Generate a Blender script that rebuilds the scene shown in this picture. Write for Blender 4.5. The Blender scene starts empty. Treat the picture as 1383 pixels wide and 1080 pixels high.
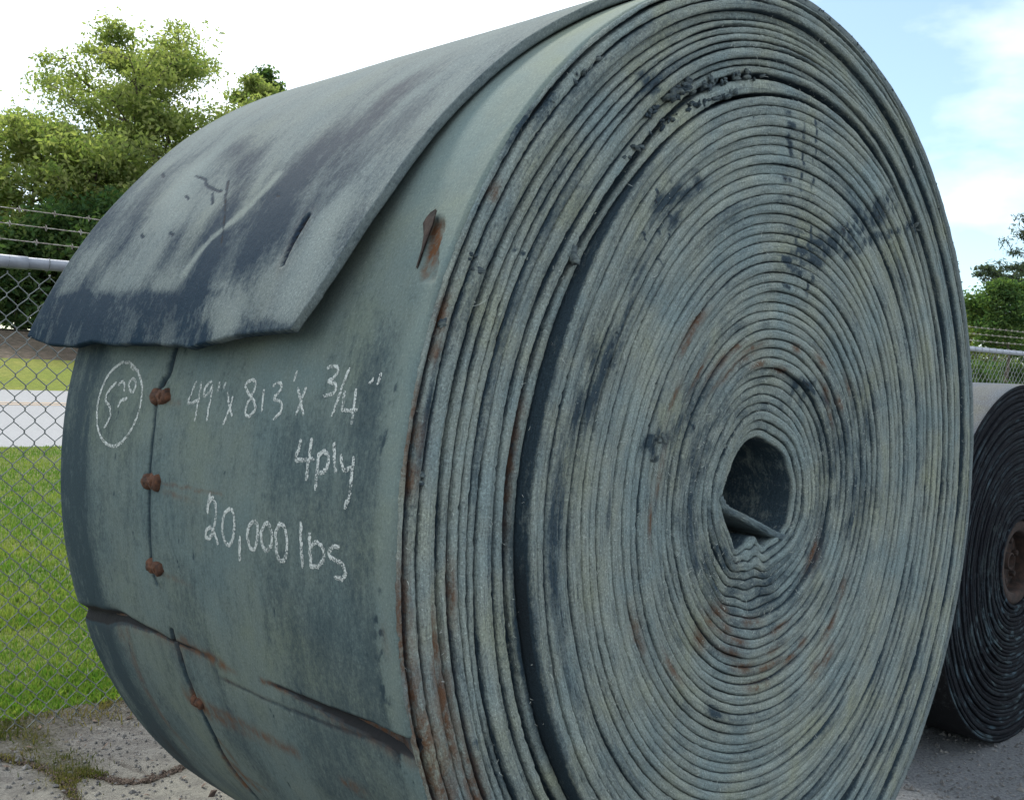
import bpy, math, random
import numpy as np
from math import radians as RD

S = bpy.context.scene
COL = S.collection
rng = np.random.default_rng(7)

# ------------------------------------------------------------------ camera
CAM_F, CAM_PITCH, CAM_ROLL, CAM_H = 1394.27, -0.0242845, 0.0430164, 1.35178   # focal length in pixels of a 1383 px wide frame
cp, sp, cr, sr = math.cos(CAM_PITCH), math.sin(CAM_PITCH), math.cos(CAM_ROLL), math.sin(CAM_ROLL)
fwd = np.array([0, cp, sp]); up0 = np.array([0, -sp, cp]); rt0 = np.array([1.0, 0, 0])
rt = cr * rt0 + sr * up0
up = -sr * rt0 + cr * up0
cam = bpy.data.cameras.new('camera')
cam.lens = 36.0 * CAM_F / 1383.0
cam.sensor_width = 36.0
cam.sensor_fit = 'HORIZONTAL'
cam.clip_start = 0.05
cam.clip_end = 3000
camo = bpy.data.objects.new('camera', cam)
COL.objects.link(camo)
import mathutils
M = mathutils.Matrix(((rt[0], up[0], -fwd[0], 0), (rt[1], up[1], -fwd[1], 0), (rt[2], up[2], -fwd[2], CAM_H), (0, 0, 0, 1)))
camo.matrix_world = M
S.camera = camo

# ------------------------------------------------------------------ sky, sun, exposure
SUN_AZ, SUN_EL = 122.0, 47.0          # degrees, azimuth counter-clockwise from +X
w = bpy.data.worlds.new("World")
S.world = w
w.use_nodes = True
wn, wl = w.node_tree.nodes, w.node_tree.links
bg = wn['Background']
sky = wn.new('ShaderNodeTexSky')
sky.sky_type = 'NISHITA'
sky.sun_disc = False
sky.sun_elevation = RD(SUN_EL)
sky.sun_rotation = RD((90 - SUN_AZ) % 360)
sky.air_density = 1.0
sky.dust_density = 0.5
sky.ozone_density = 1.8
bg.inputs[1].default_value = 0.085
tc = wn.new('ShaderNodeTexCoord')
mp = wn.new('ShaderNodeMapping')
mp.inputs['Scale'].default_value = (1.0, 1.0, 2.2)
mp.inputs['Location'].default_value = (0.35, 0.1, 0.0)
wl.new(tc.outputs['Generated'], mp.inputs['Vector'])
cn = wn.new('ShaderNodeTexNoise')
cn.inputs['Scale'].default_value = 2.1
cn.inputs['Detail'].default_value = 7
cn.inputs['Roughness'].default_value = 0.52
wl.new(mp.outputs[0], cn.inputs['Vector'])
cramp = wn.new('ShaderNodeValToRGB')
cramp.color_ramp.elements[0].position = 0.38
cramp.color_ramp.elements[1].position = 0.60
cramp.color_ramp.elements[0].color = (0.09, 0.09, 0.09, 1)
wl.new(cn.outputs['Fac'], cramp.inputs['Fac'])
cmix = wn.new('ShaderNodeMix')
cmix.data_type = 'RGBA'
wl.new(cramp.outputs['Color'], cmix.inputs['Factor'])
tint = wn.new('ShaderNodeMix')
tint.data_type = 'RGBA'
tint.blend_type = 'MULTIPLY'
tint.inputs['Factor'].default_value = 1.0
tint.inputs['B'].default_value = (0.93, 1.02, 1.0, 1)
wl.new(sky.outputs['Color'], tint.inputs['A'])
wl.new(tint.outputs['Result'], cmix.inputs['A'])
cmix.inputs['B'].default_value = (10.5, 11.0, 11.4, 1)
wl.new(cmix.outputs['Result'], bg.inputs['Color'])

sl = bpy.data.lights.new('sun', 'SUN')
sl.energy = 1.9
sl.angle = RD(11.0)
sl.color = (1.0, 0.95, 0.86)
so = bpy.data.objects.new('sun', sl)
sd = mathutils.Vector((math.cos(RD(SUN_EL)) * math.cos(RD(SUN_AZ)), math.cos(RD(SUN_EL)) * math.sin(RD(SUN_AZ)), math.sin(RD(SUN_EL))))
so.rotation_euler = sd.to_track_quat('Z', 'Y').to_euler()
so.location = sd * 50
COL.objects.link(so)
S.view_settings.view_transform = 'Standard'
S.view_settings.look = 'None'
S.view_settings.gamma = 1.0
S.view_settings.exposure = 1.15
S.view_settings.use_curve_mapping = False

# ------------------------------------------------------------------ helpers
def ray(px, py):
    return (px - 691.5) / CAM_F * rt + (540 - py) / CAM_F * up + fwd

def at(px, py, depth):
    """world point seen at pixel (px, py) of the 1383 x 1080 photograph at the given depth"""
    return ray(px, py) * depth + np.array([0, 0, CAM_H])

def mk(name, V, F, mat, parent=None, smooth=True, uv=None, col=None, loc=None):
    V = np.asarray(V, dtype=np.float32).reshape(-1, 3)
    me = bpy.data.meshes.new(name)
    if isinstance(F, (list, tuple)) and len(F) and isinstance(F[0], np.ndarray) and F[0].ndim == 2:
        Fs = F
    else:
        Fs = [np.asarray(F)]
    loops = np.concatenate([f.reshape(-1) for f in Fs]).astype(np.int32)
    starts, o = [], 0
    for f in Fs:
        starts.append(o + np.arange(len(f)) * f.shape[1]); o += f.size
    starts = np.concatenate(starts).astype(np.int32)
    me.vertices.add(len(V)); me.vertices.foreach_set('co', V.reshape(-1))
    me.loops.add(len(loops)); me.loops.foreach_set('vertex_index', loops)
    me.polygons.add(len(starts)); me.polygons.foreach_set('loop_start', starts)
    if uv is not None:
        l = me.uv_layers.new(name='uv')
        l.data.foreach_set('uv', np.asarray(uv, dtype=np.float32)[loops].reshape(-1))
    if col is not None:
        a = me.color_attributes.new('paint', 'FLOAT_COLOR', 'POINT')
        a.data.foreach_set('color', np.asarray(col, dtype=np.float32).reshape(-1))
    me.update(calc_edges=True)
    me.polygons.foreach_set('use_smooth', np.full(len(starts), bool(smooth)))
    if mat is not None:
        me.materials.append(mat)
    ob = bpy.data.objects.new(name, me)
    COL.objects.link(ob)
    if parent is not None:
        ob.parent = parent
    if loc is not None:
        ob.location = loc
    return ob

def empty(name, loc, rz=0.0):
    o = bpy.data.objects.new(name, None)
    o.location = loc
    o.rotation_euler = (0, 0, rz)
    o.empty_display_size = 0.2
    COL.objects.link(o)
    return o

def tag(o, label=None, cat=None, group=None, kind=None):
    if label: o['label'] = label
    if cat: o['category'] = cat
    if group: o['group'] = group
    if kind: o['kind'] = kind
    return o

def gridF(nu, nv, closed=False):
    """quads of a grid with nu x nv vertices, index = i * nv + j"""
    i = np.arange(nu if closed else nu - 1); j = np.arange(nv - 1)
    I, J = np.meshgrid(i, j, indexing='ij')
    I2 = (I + 1) % nu
    return np.stack([I * nv + J, I2 * nv + J, I2 * nv + J + 1, I * nv + J + 1], -1).reshape(-1, 4)

def tube(P, r, n=6):
    P = np.asarray(P, float); m = len(P); r = np.broadcast_to(np.asarray(r, float), (m,))
    T = np.gradient(P, axis=0); T /= np.linalg.norm(T, axis=1)[:, None] + 1e-12
    ref = np.array([0, 0, 1.0]) if abs(T[:, 2]).mean() < 0.8 else np.array([1.0, 0, 0])
    A = np.cross(T, ref); A /= np.linalg.norm(A, axis=1)[:, None] + 1e-12
    B = np.cross(T, A)
    a = np.arange(n) / n * 2 * np.pi
    V = P[:, None] + r[:, None, None] * (np.cos(a)[None, :, None] * A[:, None] + np.sin(a)[None, :, None] * B[:, None])
    V = V.reshape(-1, 3)
    I, J = np.meshgrid(np.arange(m - 1), np.arange(n), indexing='ij'); J2 = (J + 1) % n
    F = np.stack([I * n + J, I * n + J2, (I + 1) * n + J2, (I + 1) * n + J], -1).reshape(-1, 4)
    c0 = len(V); V = np.concatenate([V, P[:1], P[-1:]])
    j = np.arange(n); j2 = (j + 1) % n
    caps = np.concatenate([np.stack([j2, j, np.full(n, c0), np.full(n, c0)], -1), np.stack([(m - 1) * n + j, (m - 1) * n + j2, np.full(n, c0 + 1), np.full(n, c0 + 1)], -1)])
    return V, F, caps[:, :3]

class MB:
    def __init__(s): s.V, s.Q, s.T, s.n = [], [], [], 0
    def add(s, V, Q=None, T=None):
        s.V.append(np.asarray(V, float))
        if Q is not None and len(Q): s.Q.append(np.asarray(Q) + s.n)
        if T is not None and len(T): s.T.append(np.asarray(T) + s.n)
        s.n += len(V)
    def tube(s, P, r, n=6):
        V, Q, T = tube(P, r, n); s.add(V, Q, T)
    def lathe(s, prof, n=24, axis=1, c=(0, 0, 0)):
        prof = np.asarray(prof, float); a = np.arange(n) / n * 2 * np.pi
        r = prof[:, 0]; h = prof[:, 1]
        X = r[None] * np.cos(a)[:, None]; Z = r[None] * np.sin(a)[:, None]; Y = np.broadcast_to(h, X.shape)
        V = np.stack([X, Y, Z], -1) if axis == 1 else np.stack([X, Z, Y], -1)
        s.add(V.reshape(-1, 3) + np.asarray(c), gridF(n, len(prof), True))
    def box(s, c, d):
        c = np.asarray(c, float); d = np.asarray(d, float) / 2
        g = np.array([[x, y, z] for x in (-1, 1) for y in (-1, 1) for z in (-1, 1)], float)
        s.add(c + g * d, np.array([[0, 1, 3, 2], [4, 6, 7, 5], [0, 4, 5, 1], [2, 3, 7, 6], [0, 2, 6, 4], [1, 5, 7, 3]]))
    def build(s, name, mat, parent=None, smooth=True, col=None):
        Fs = []
        if s.Q: Fs.append(np.concatenate(s.Q))
        if s.T: Fs.append(np.concatenate(s.T))
        return mk(name, np.concatenate(s.V), Fs, mat, parent, smooth, col=col)

def smooth01(a, b, x):
    t = np.clip((x - a) / (b - a), 0, 1); return t * t * (3 - 2 * t)

def vnoise(x, y, seed, px=None):
    """smooth 2-D value noise in -1..1"""
    r = np.random.default_rng(seed); T = r.uniform(-1, 1, (256, 256))
    xi = np.floor(x).astype(int); yi = np.floor(y).astype(int); fx = x - xi; fy = y - yi
    fx = fx * fx * (3 - 2 * fx); fy = fy * fy * (3 - 2 * fy)
    if px: x0, x1 = (xi % px) % 256, ((xi + 1) % px) % 256
    else: x0, x1 = xi % 256, (xi + 1) % 256
    y0, y1 = yi % 256, (yi + 1) % 256
    return (T[x0, y0] * (1 - fx) + T[x1, y0] * fx) * (1 - fy) + (T[x0, y1] * (1 - fx) + T[x1, y1] * fx) * fy

def fbm(x, y, seed, o=4):
    s = 0; a = 0.5; t = 0
    for k in range(o):
        s = s + a * vnoise(x * 2 ** k, y * 2 ** k, seed + k); t += a; a *= 0.55
    return s / t

def per(th, seed, n0, n1, amp=1.0):
    """periodic 1-D noise over an angle in radians"""
    r = np.random.default_rng(seed); s = np.zeros_like(th)
    for k in range(n0, n1 + 1):
        s += r.normal() * np.cos(k * th + r.uniform(0, 6.283)) / math.sqrt(n1 - n0 + 1)
    return amp * s

# ------------------------------------------------------------------ materials
class NT:
    def __init__(s, name):
        s.m = bpy.data.materials.new(name); s.m.use_nodes = True
        s.n, s.l = s.m.node_tree.nodes, s.m.node_tree.links
        s.p = s.n['Principled BSDF']; s.out = s.n['Material Output']
    def new(s, t, **k):
        n = s.n.new(t)
        for a, v in k.items(): setattr(n, a, v)
        return n
    def link(s, a, b): s.l.new(a, b)
    def coord(s, kind='Object', scale=(1, 1, 1), uvmap=None):
        t = s.new('ShaderNodeTexCoord'); m = s.new('ShaderNodeMapping'); m.inputs['Scale'].default_value = scale
        s.link(t.outputs[kind], m.inputs[0]); return m.outputs[0]
    def noise(s, vec, scale, detail=4, rough=0.55, dist=0.0):
        n = s.new('ShaderNodeTexNoise'); n.inputs['Scale'].default_value = scale; n.inputs['Detail'].default_value = detail
        n.inputs['Roughness'].default_value = rough; n.inputs['Distortion'].default_value = dist
        s.link(vec, n.inputs['Vector']); return n.outputs['Fac']
    def ramp(s, fac, stops):
        r = s.new('ShaderNodeValToRGB'); e = r.color_ramp.elements
        while len(e) < len(stops): e.new(0.5)
        for q, (p, c) in zip(e, stops):
            q.position = p; q.color = (c, c, c, 1) if isinstance(c, (int, float)) else (*c, 1)
        s.link(fac, r.inputs[0]); return r.outputs[0]
    def mix(s, fac, a, b, mode='MIX'):
        m = s.new('ShaderNodeMix', data_type='RGBA', blend_type=mode)
        for v, k in ((fac, 'Factor'), (a, 'A'), (b, 'B')):
            if hasattr(v, 'links') or hasattr(v, 'is_linked'): s.link(v, m.inputs[k])
            elif isinstance(v, (int, float)): m.inputs[k].default_value = v if k == 'Factor' else (v, v, v, 1)
            else: m.inputs[k].default_value = (*v, 1)
        return m.outputs['Result']
    def math(s, op, a, b=0.0, clamp=False):
        m = s.new('ShaderNodeMath', operation=op); m.use_clamp = clamp
        for i, v in enumerate((a, b)):
            if hasattr(v, 'is_linked'): s.link(v, m.inputs[i])
            else: m.inputs[i].default_value = v
        return m.outputs[0]
    def bump(s, h, strength, dist, prev=None):
        b = s.new('ShaderNodeBump'); b.inputs['Strength'].default_value = strength; b.inputs['Distance'].default_value = dist
        s.link(h, b.inputs['Height'])
        if prev is not None: s.link(prev, b.inputs['Normal'])
        return b.outputs[0]
    def done(s, col=None, rough=0.8, normal=None, metal=0.0, spec=0.3):
        if col is not None:
            if hasattr(col, 'is_linked'): s.link(col, s.p.inputs['Base Color'])
            else: s.p.inputs['Base Color'].default_value = (*col, 1)
        if hasattr(rough, 'is_linked'): s.link(rough, s.p.inputs['Roughness'])
        else: s.p.inputs['Roughness'].default_value = rough
        s.p.inputs['Metallic'].default_value = metal
        s.p.inputs['Specular IOR Level'].default_value = spec
        if normal is not None: s.link(normal, s.p.inputs['Normal'])
        return s.m

def belt_material(name, dust, rubber, bias, stretch, fine=1.0, bumps=(0.5, 0.002), lines=0.0, patch=3.0, spec=0.25, speck=1.0, huev=1.0):
    """weathered rubber: dusty grey film over dark rubber, plus stains stored in the paint attribute (R rust, G bare dark rubber plus shade painted in recesses and undersides, B pale scuff and paler tops)"""
    t = NT(name)
    uv = t.new('ShaderNodeUVMap', uv_map='uv')
    def uvs(sx, sy):
        m = t.new('ShaderNodeMapping'); m.inputs['Scale'].default_value = (sx, sy, 1); t.link(uv.outputs[0], m.inputs[0]); return m.outputs[0]
    at_ = t.new('ShaderNodeAttribute', attribute_name='paint'); sep = t.new('ShaderNodeSeparateColor'); t.link(at_.outputs['Color'], sep.inputs[0])
    rust_a, dark_a, pale_a = sep.outputs[0], sep.outputs[1], sep.outputs[2]
    ob = t.coord('Object')
    n1 = t.noise(uvs(stretch[0], stretch[1]), 3.2, 6, 0.62, 0.3)
    n2 = t.noise(uvs(stretch[0] * 2.2, stretch[1] * 2.2), 9.0, 6, 0.7)
    nm = t.noise(uvs(0.45, 1), 42 * fine, 4, 0.75)
    n3 = t.noise(uvs(0.7, 1), 110 * fine, 4, 0.8)
    n4 = t.noise(uvs(0.8, 1), 250 * fine, 3, 0.75)
    big = t.noise(ob, patch, 5, 0.62, 0.4)
    big2 = t.noise(ob, patch * 1.7, 4, 0.6, 0.2)
    dk = t.math('MULTIPLY', dark_a, t.ramp(nm, [(0.34, 0.45), (0.60, 1.25)]))
    f = t.math('ADD', t.math('MULTIPLY', n1, 0.42), t.math('MULTIPLY', n2, 0.33))
    f = t.math('ADD', f, t.math('MULTIPLY', big, 0.25))
    f = t.math('ADD', f, t.math('MULTIPLY', t.math('SUBTRACT', n3, 0.5), 0.55))
    f = t.math('ADD', f, t.math('MULTIPLY', t.math('SUBTRACT', nm, 0.5), 0.32))
    f = t.math('SUBTRACT', f, t.math('MULTIPLY', dk, 0.55))
    f = t.math('ADD', f, t.math('MULTIPLY', pale_a, 0.35))
    film = t.ramp(f, [(0.24 + bias, 0.0), (0.42 + bias, 0.40), (0.53 + bias, 0.74), (0.78 + bias, 1.0)])
    d2 = t.mix(t.ramp(big2, [(0.36, 1.0), (0.52, 0.0)]), dust, (dust[0] * (1 - .20 * huev), dust[1] * (1 - .09 * huev), dust[2] * (1 + .02 * huev)))
    d2 = t.mix(t.ramp(big2, [(0.52, 0.0), (0.68, 1.0)]), d2, (dust[0] * (1 + .08 * huev), dust[1] * (1 + .03 * huev), dust[2] * (1 - .14 * huev)))
    c = t.mix(film, rubber, d2)
    if lines:
        ply = t.noise(uvs(0.03, 1.0), 330 * fine, 3, 0.65)
        ply2 = t.noise(uvs(0.08, 1.0), 140 * fine, 3, 0.65)
        lf = t.math('ADD', t.math('MULTIPLY', t.math('SUBTRACT', ply, 0.5), 2.0 * lines), t.math('MULTIPLY', t.math('SUBTRACT', ply2, 0.5), 1.8 * lines))
        c = t.mix(t.math('MULTIPLY', t.ramp(t.math('ADD', lf, 0.5), [(0.25, 0.75), (0.52, 0.0)]), lines, True), c, rubber)
    c = t.mix(1.0, c, t.ramp(n4, [(0.34, 1 - .6 * speck), (0.45, 1 - .08 * speck), (0.56, 1 + .06 * speck), (0.66, 1 + .85 * speck)]), 'MULTIPLY')
    rn = t.noise(uvs(0.6, 1), 38, 5, 0.75)
    rf = t.math('MULTIPLY', rust_a, t.ramp(rn, [(0.34, 0.05), (0.56, 1.0)]))
    c = t.mix(rf, c, t.mix(rn, (0.040, 0.024, 0.017), (0.175, 0.075, 0.029)))
    bare = t.math('MULTIPLY', t.math('SUBTRACT', dark_a, 0.92), 2.6, True)  # near-black: cuts and black paint, plus shade painted in tears and undersides
    c = t.mix(bare, c, t.mix(n3, (0.007, 0.008, 0.010), (0.020, 0.020, 0.021)))
    h = t.math('ADD', t.math('MULTIPLY', n3, 1.0), t.math('MULTIPLY', nm, 1.0))
    nb = t.bump(h, bumps[0], bumps[1])
    nb = t.bump(n4, bumps[0], bumps[1] * 0.5, nb)
    if lines: nb = t.bump(t.math('ADD', ply, ply2), 0.5, 0.0022, nb)
    return t.done(c, t.ramp(film, [(0.0, 0.78), (1.0, 0.96)]), nb, 0.0, spec)

M_FACE = belt_material('cut_belt_edge', (0.318, 0.358, 0.316), (0.032, 0.055, 0.072), -0.06, (1.0, 5.0), 1.0, (0.9, 0.006), 0.6, 3.0, .25, .62, .9)
M_SIDE = belt_material('belt_cover', (0.156, 0.194, 0.174), (0.026, 0.046, 0.056), -0.03, (0.55, 1.7), 1.0, (0.4, 0.002), 0.0, 2.6, .25, .34, .7)
M_FLAP = belt_material('belt_flap_cover', (0.176, 0.206, 0.200), (0.011, 0.027, 0.045), -0.01, (0.8, 1.9), 1.0, (0.5, 0.0022), 0.0, 2.6, .08, .50, .25)
M_BLACK = belt_material('black_belt_edge', (0.065, 0.092, 0.105), (0.0060, 0.0072, 0.0105), 0.25, (0.7, 14.0), 1.0, (0.6, 0.003), 0.3, 3.0, 0.1)
M_GREYTOP = belt_material('grey_belt_cover', (0.110, 0.120, 0.130), (0.010, 0.010, 0.012), -0.16, (1.0, 1.0), 1.0, (0.3, 0.002))

def metal_mat(name, a, b, scale, rough=0.5, metal=0.0, bump=0.3, bd=0.001):
    t = NT(name); v = t.coord('Object'); n = t.noise(v, scale, 5, 0.65)
    return t.done(t.mix(t.ramp(n, [(0.35, 0.0), (0.65, 1.0)]), a, b), rough, t.bump(n, bump, bd), metal, 0.4)
M_RUST = metal_mat('rusty_steel', (0.032, 0.018, 0.013), (0.125, 0.052, 0.026), 60, 0.85, 0.0, 0.8, 0.002)
M_RUSTDARK = metal_mat('dark_rusty_steel', (0.010, 0.007, 0.006), (0.040, 0.022, 0.016), 35, 0.9, 0.0, 0.8, 0.004)
M_GALV = metal_mat('galvanised_pipe', (0.25, 0.27, 0.31), (0.36, 0.38, 0.42), 14, 0.5, 0.25, 0.1)
M_WIRE = metal_mat('galvanised_wire', (0.15, 0.17, 0.17), (0.27, 0.29, 0.29), 25, 0.55, 0.3, 0.1)
M_BARB = metal_mat('rusty_wire', (0.26, 0.22, 0.19), (0.42, 0.40, 0.38), 30, 0.7, 0.1, 0.1)
M_FIBRE = NT('pale_thread').done((0.50, 0.54, 0.50), 0.9)

# chalk: broken by grain so that the rubber shows through
t = NT('white_chalk')
v = t.coord('Object'); g = t.noise(v, 330, 3, 0.7); g2 = t.noise(v, 60, 2, 0.5)
msk = t.ramp(t.math('ADD', t.math('MULTIPLY', g, 0.75), t.math('MULTIPLY', g2, 0.25)), [(0.42, 0.0), (0.54, 0.85)])
t.p.inputs['Base Color'].default_value = (0.62, 0.65, 0.62, 1); t.p.inputs['Roughness'].default_value = 1.0
t.link(msk, t.p.inputs['Alpha'])
M_CHALK = t.m

def leaf_mat(name, a, b, trans=0.5):
    t = NT(name)
    at_ = t.new('ShaderNodeAttribute', attribute_name='paint'); sep = t.new('ShaderNodeSeparateColor'); t.link(at_.outputs['Color'], sep.inputs[0])
    c = t.mix(sep.outputs[0], a, b)
    d = t.new('ShaderNodeBsdfDiffuse'); tr = t.new('ShaderNodeBsdfTranslucent'); mx = t.new('ShaderNodeMixShader')
    t.link(c, d.inputs[0]); c2 = t.mix(1.0, c, (1.25, 1.45, 0.65), 'MULTIPLY'); t.link(c2, tr.inputs[0])
    mx.inputs[0].default_value = trans
    t.link(d.outputs[0], mx.inputs[1]); t.link(tr.outputs[0], mx.inputs[2]); t.link(mx.outputs[0], t.out.inputs[0])
    return t.m
M_LEAF = leaf_mat('bright_leaves', (0.140, 0.190, 0.070), (0.340, 0.345, 0.155), 0.55)  # albedo lifted to stand in for haze on the far trees
M_LEAFD = leaf_mat('dark_leaves', (0.048, 0.100, 0.046), (0.125, 0.170, 0.062), 0.5)
M_PINE = leaf_mat('pine_needles', (0.040, 0.062, 0.050), (0.095, 0.115, 0.085), 0.3)
M_GRASS = leaf_mat('grass_blades', (0.085, 0.165, 0.032), (0.225, 0.255, 0.075), 0.4)
M_STRAW = leaf_mat('dry_weeds', (0.070, 0.085, 0.025), (0.19, 0.155, 0.075), 0.25)
M_BARK = metal_mat('bark', (0.060, 0.048, 0.038), (0.15, 0.125, 0.10), 12, 0.95, 0, 0.8, 0.03)

# ------------------------------------------------------------------ setting: strips of ground parallel to the fence
FO = np.array([-1.805, 3.609]); FD = np.array([6.033, 5.403]); FD = FD / np.linalg.norm(FD); FN = np.array([-FD[1], FD[0]])
FANG = math.atan2(FD[1], FD[0])
def fpt(tt, nn): return FO + tt * FD + nn * FN
PROF = [(-200, 0.0), (0.10, 0.0), (1.2, 0.03), (8.5, 0.30), (16.1, 0.69), (20.9, 1.24), (24.1, 1.92), (30, 2.1), (60, 2.4), (400, 3.0)]
def gz(n): return np.interp(n, [p[0] for p in PROF], [p[1] for p in PROF])

def strip(name, n0, n1, t0, t1, nn, nt, mat, dz=0.0, ns=None):
    ns = np.linspace(n0, n1, nn) if ns is None else np.asarray(ns)
    ts = np.linspace(t0, t1, nt)
    T, N = np.meshgrid(ts, ns, indexing='ij')
    P = FO + T[..., None] * FD + N[..., None] * FN
    V = np.concatenate([P, (gz(N) + dz)[..., None]], -1)
    o = mk(name, V.reshape(-1, 3), gridF(nt, len(ns)), mat)
    o['kind'] = 'structure'
    return o

# yard: pale weathered concrete and grit
t = NT('yard_concrete')
at_ = t.new('ShaderNodeAttribute', attribute_name='paint'); sep = t.new('ShaderNodeSeparateColor'); t.link(at_.outputs['Color'], sep.inputs[0])
v = t.coord('Object')
n1 = t.noise(v, 0.9, 5, 0.6); n2 = t.noise(v, 14, 6, 0.7); n3 = t.noise(v, 85, 5, 0.8); n5 = t.noise(v, 260, 2, 0.6)
c = t.mix(t.ramp(n1, [(0.35, 0.0), (0.65, 1.0)]), (0.262, 0.260, 0.250), (0.370, 0.358, 0.325))
c = t.mix(t.ramp(n2, [(0.42, 0.55), (0.60, 0.0)]), c, (0.135, 0.125, 0.115))
vo = t.new('ShaderNodeTexVoronoi'); vo.inputs['Scale'].default_value = 70; t.link(v, vo.inputs['Vector'])
c = t.mix(t.math('MULTIPLY', t.ramp(n3, [(0.47, 0.0), (0.60, 0.9)]), 1.0), c, t.mix(n2, (0.07, 0.058, 0.058), (0.27, 0.265, 0.255)))
c = t.mix(t.math('MULTIPLY', sep.outputs[0], t.ramp(n3, [(0.36, 0.5), (0.52, 1.0)])), c, t.mix(n3, (0.022, 0.017, 0.014), (0.095, 0.070, 0.055)))
c = t.mix(t.math('MULTIPLY', sep.outputs[1], t.ramp(n3, [(0.38, 0.0), (0.56, 0.9)])), c, (0.085, 0.095, 0.032))
c = t.mix(t.math('MULTIPLY', sep.outputs[2], t.ramp(n2, [(0.30, 0.3), (0.60, 1.0)])), c, (0.46, 0.44, 0.37))
c = t.mix(t.math('MULTIPLY', at_.outputs['Alpha'], 0.85), c, t.mix(t.ramp(n3, [(0.42, 0.0), (0.60, 1.0)]), (0.180, 0.200, 0.220), (0.44, 0.46, 0.48)))  # asphalt at right; the blue cast of shade is put into its colour
h = t.math('ADD', t.math('MULTIPLY', n3, 1.0), t.math('MULTIPLY', n5, 0.35)); h = t.math('ADD', h, t.math('MULTIPLY', n2, 1.2))
M_YARD = t.done(c, 0.92, t.bump(h, 1.0, 0.03), 0, 0.2)

strip('yard', -120, -4.6, -150, 150, 2, 2, M_YARD)
strip('yard', -4.6, 0.14, -150, -2.2, 2, 2, M_YARD)
strip('yard', -4.6, 0.14, 9.8, 150, 2, 2, M_YARD)

def seg_d(X, Y, pts):
    """distance of grid points to a polyline"""
    d = np.full(X.shape, 9e9); pts = np.asarray(pts, float)
    for a, b in zip(pts[:-1], pts[1:]):
        ab = b - a; tt = np.clip(((X - a[0]) * ab[0] + (Y - a[1]) * ab[1]) / (ab @ ab), 0, 1)
        d = np.minimum(d, np.hypot(X - a[0] - tt * ab[0], Y - a[1] - tt * ab[1]))
    return d
def gpt(px, py):
    D = ray(px, py); k = -CAM_H / D[2]; P = D * k
    q = P[:2] - FO
    return (q @ FD, q @ FN)
CR1 = [gpt(*p) for p in [(-60, 1005), (0, 1022), (45, 1033), (75, 1045), (92, 1062), (105, 1085), (110, 1110)]]
CR2 = [gpt(*p) for p in [(92, 1058), (112, 1042), (135, 1048), (165, 1056), (200, 1053), (235, 1040), (270, 1030), (330, 1010)]]
CR3 = [gpt(*p) for p in [(150, 1022), (175, 1034), (195, 1042)]]
WEED = [gpt(*p) for p in [(20, 975), (45, 1005), (80, 1030), (100, 1050)]]
ts = np.concatenate([np.arange(-2.2, 2.0, 0.011), np.arange(2.0, 9.8, 0.06), [9.8]]); ns = np.concatenate([np.arange(-4.6, -1.6, 0.05), np.arange(-1.6, 0.141, 0.011)])
T, N = np.meshgrid(ts, ns, indexing='ij')
wob = 0.02 * fbm(T * 9, N * 9, 31); wob2 = 0.02 * fbm(T * 9 + 40, N * 9, 33)
d1 = np.minimum(seg_d(T + wob, N + wob2, CR1), seg_d(T + wob, N + wob2, CR2)); d3 = seg_d(T + wob, N + wob2, CR3)
edge = smooth01(-0.34 + 0.16 * 0, 0.10, N + 0.14 * fbm(T * 3, N * 3, 35))
weed = np.exp(-(seg_d(T + wob * 3, N + wob2 * 3, WEED) / 0.075) ** 2)
soil = np.clip(1.0 * np.exp(-(d1 / 0.022) ** 2) + 0.6 * np.exp(-(d3 / 0.012) ** 2) + 0.62 * edge + 0.6 * weed, 0, 1) * smooth01(3.5, 2.2, T)
moss = np.clip(0.8 * weed + 0.35 * edge + 0.25 * np.exp(-(d1 / 0.05) ** 2), 0, 1) * smooth01(3.0, 1.8, T)
pale = smooth01(-0.35, -0.9, N) * smooth01(1.6, 0.9, T) * smooth01(-0.05, 0.30, fbm(T * 1.3, N * 1.3, 37) + 0.25)
Z = -0.012 * np.exp(-(d1 / 0.012) ** 2) - 0.008 * np.exp(-(d3 / 0.008) ** 2) + 0.006 * fbm(T * 16, N * 16, 41) * edge + 0.004 * fbm(T * 30, N * 30, 43) + 0.003 * fbm(T * 70, N * 70, 45) + 0.012 * edge * 0.5
Z *= smooth01(-4.6, -4.0, N) * smooth01(-2.2, -1.9, T) * smooth01(9.8, 9.0, T)
P = FO + T[..., None] * FD + N[..., None] * FN
V = np.concatenate([P, Z[..., None]], -1)
yard = mk('yard', V.reshape(-1, 3), gridF(len(ts), len(ns)), M_YARD, col=np.stack([soil, moss, pale * (1 - soil), smooth01(1.5, 2.3, T + .3 * fbm(T * 2, N * 2, 47)) * smooth01(9.0, 7.0, T)], -1).reshape(-1, 4))
yard['kind'] = 'structure'

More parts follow.
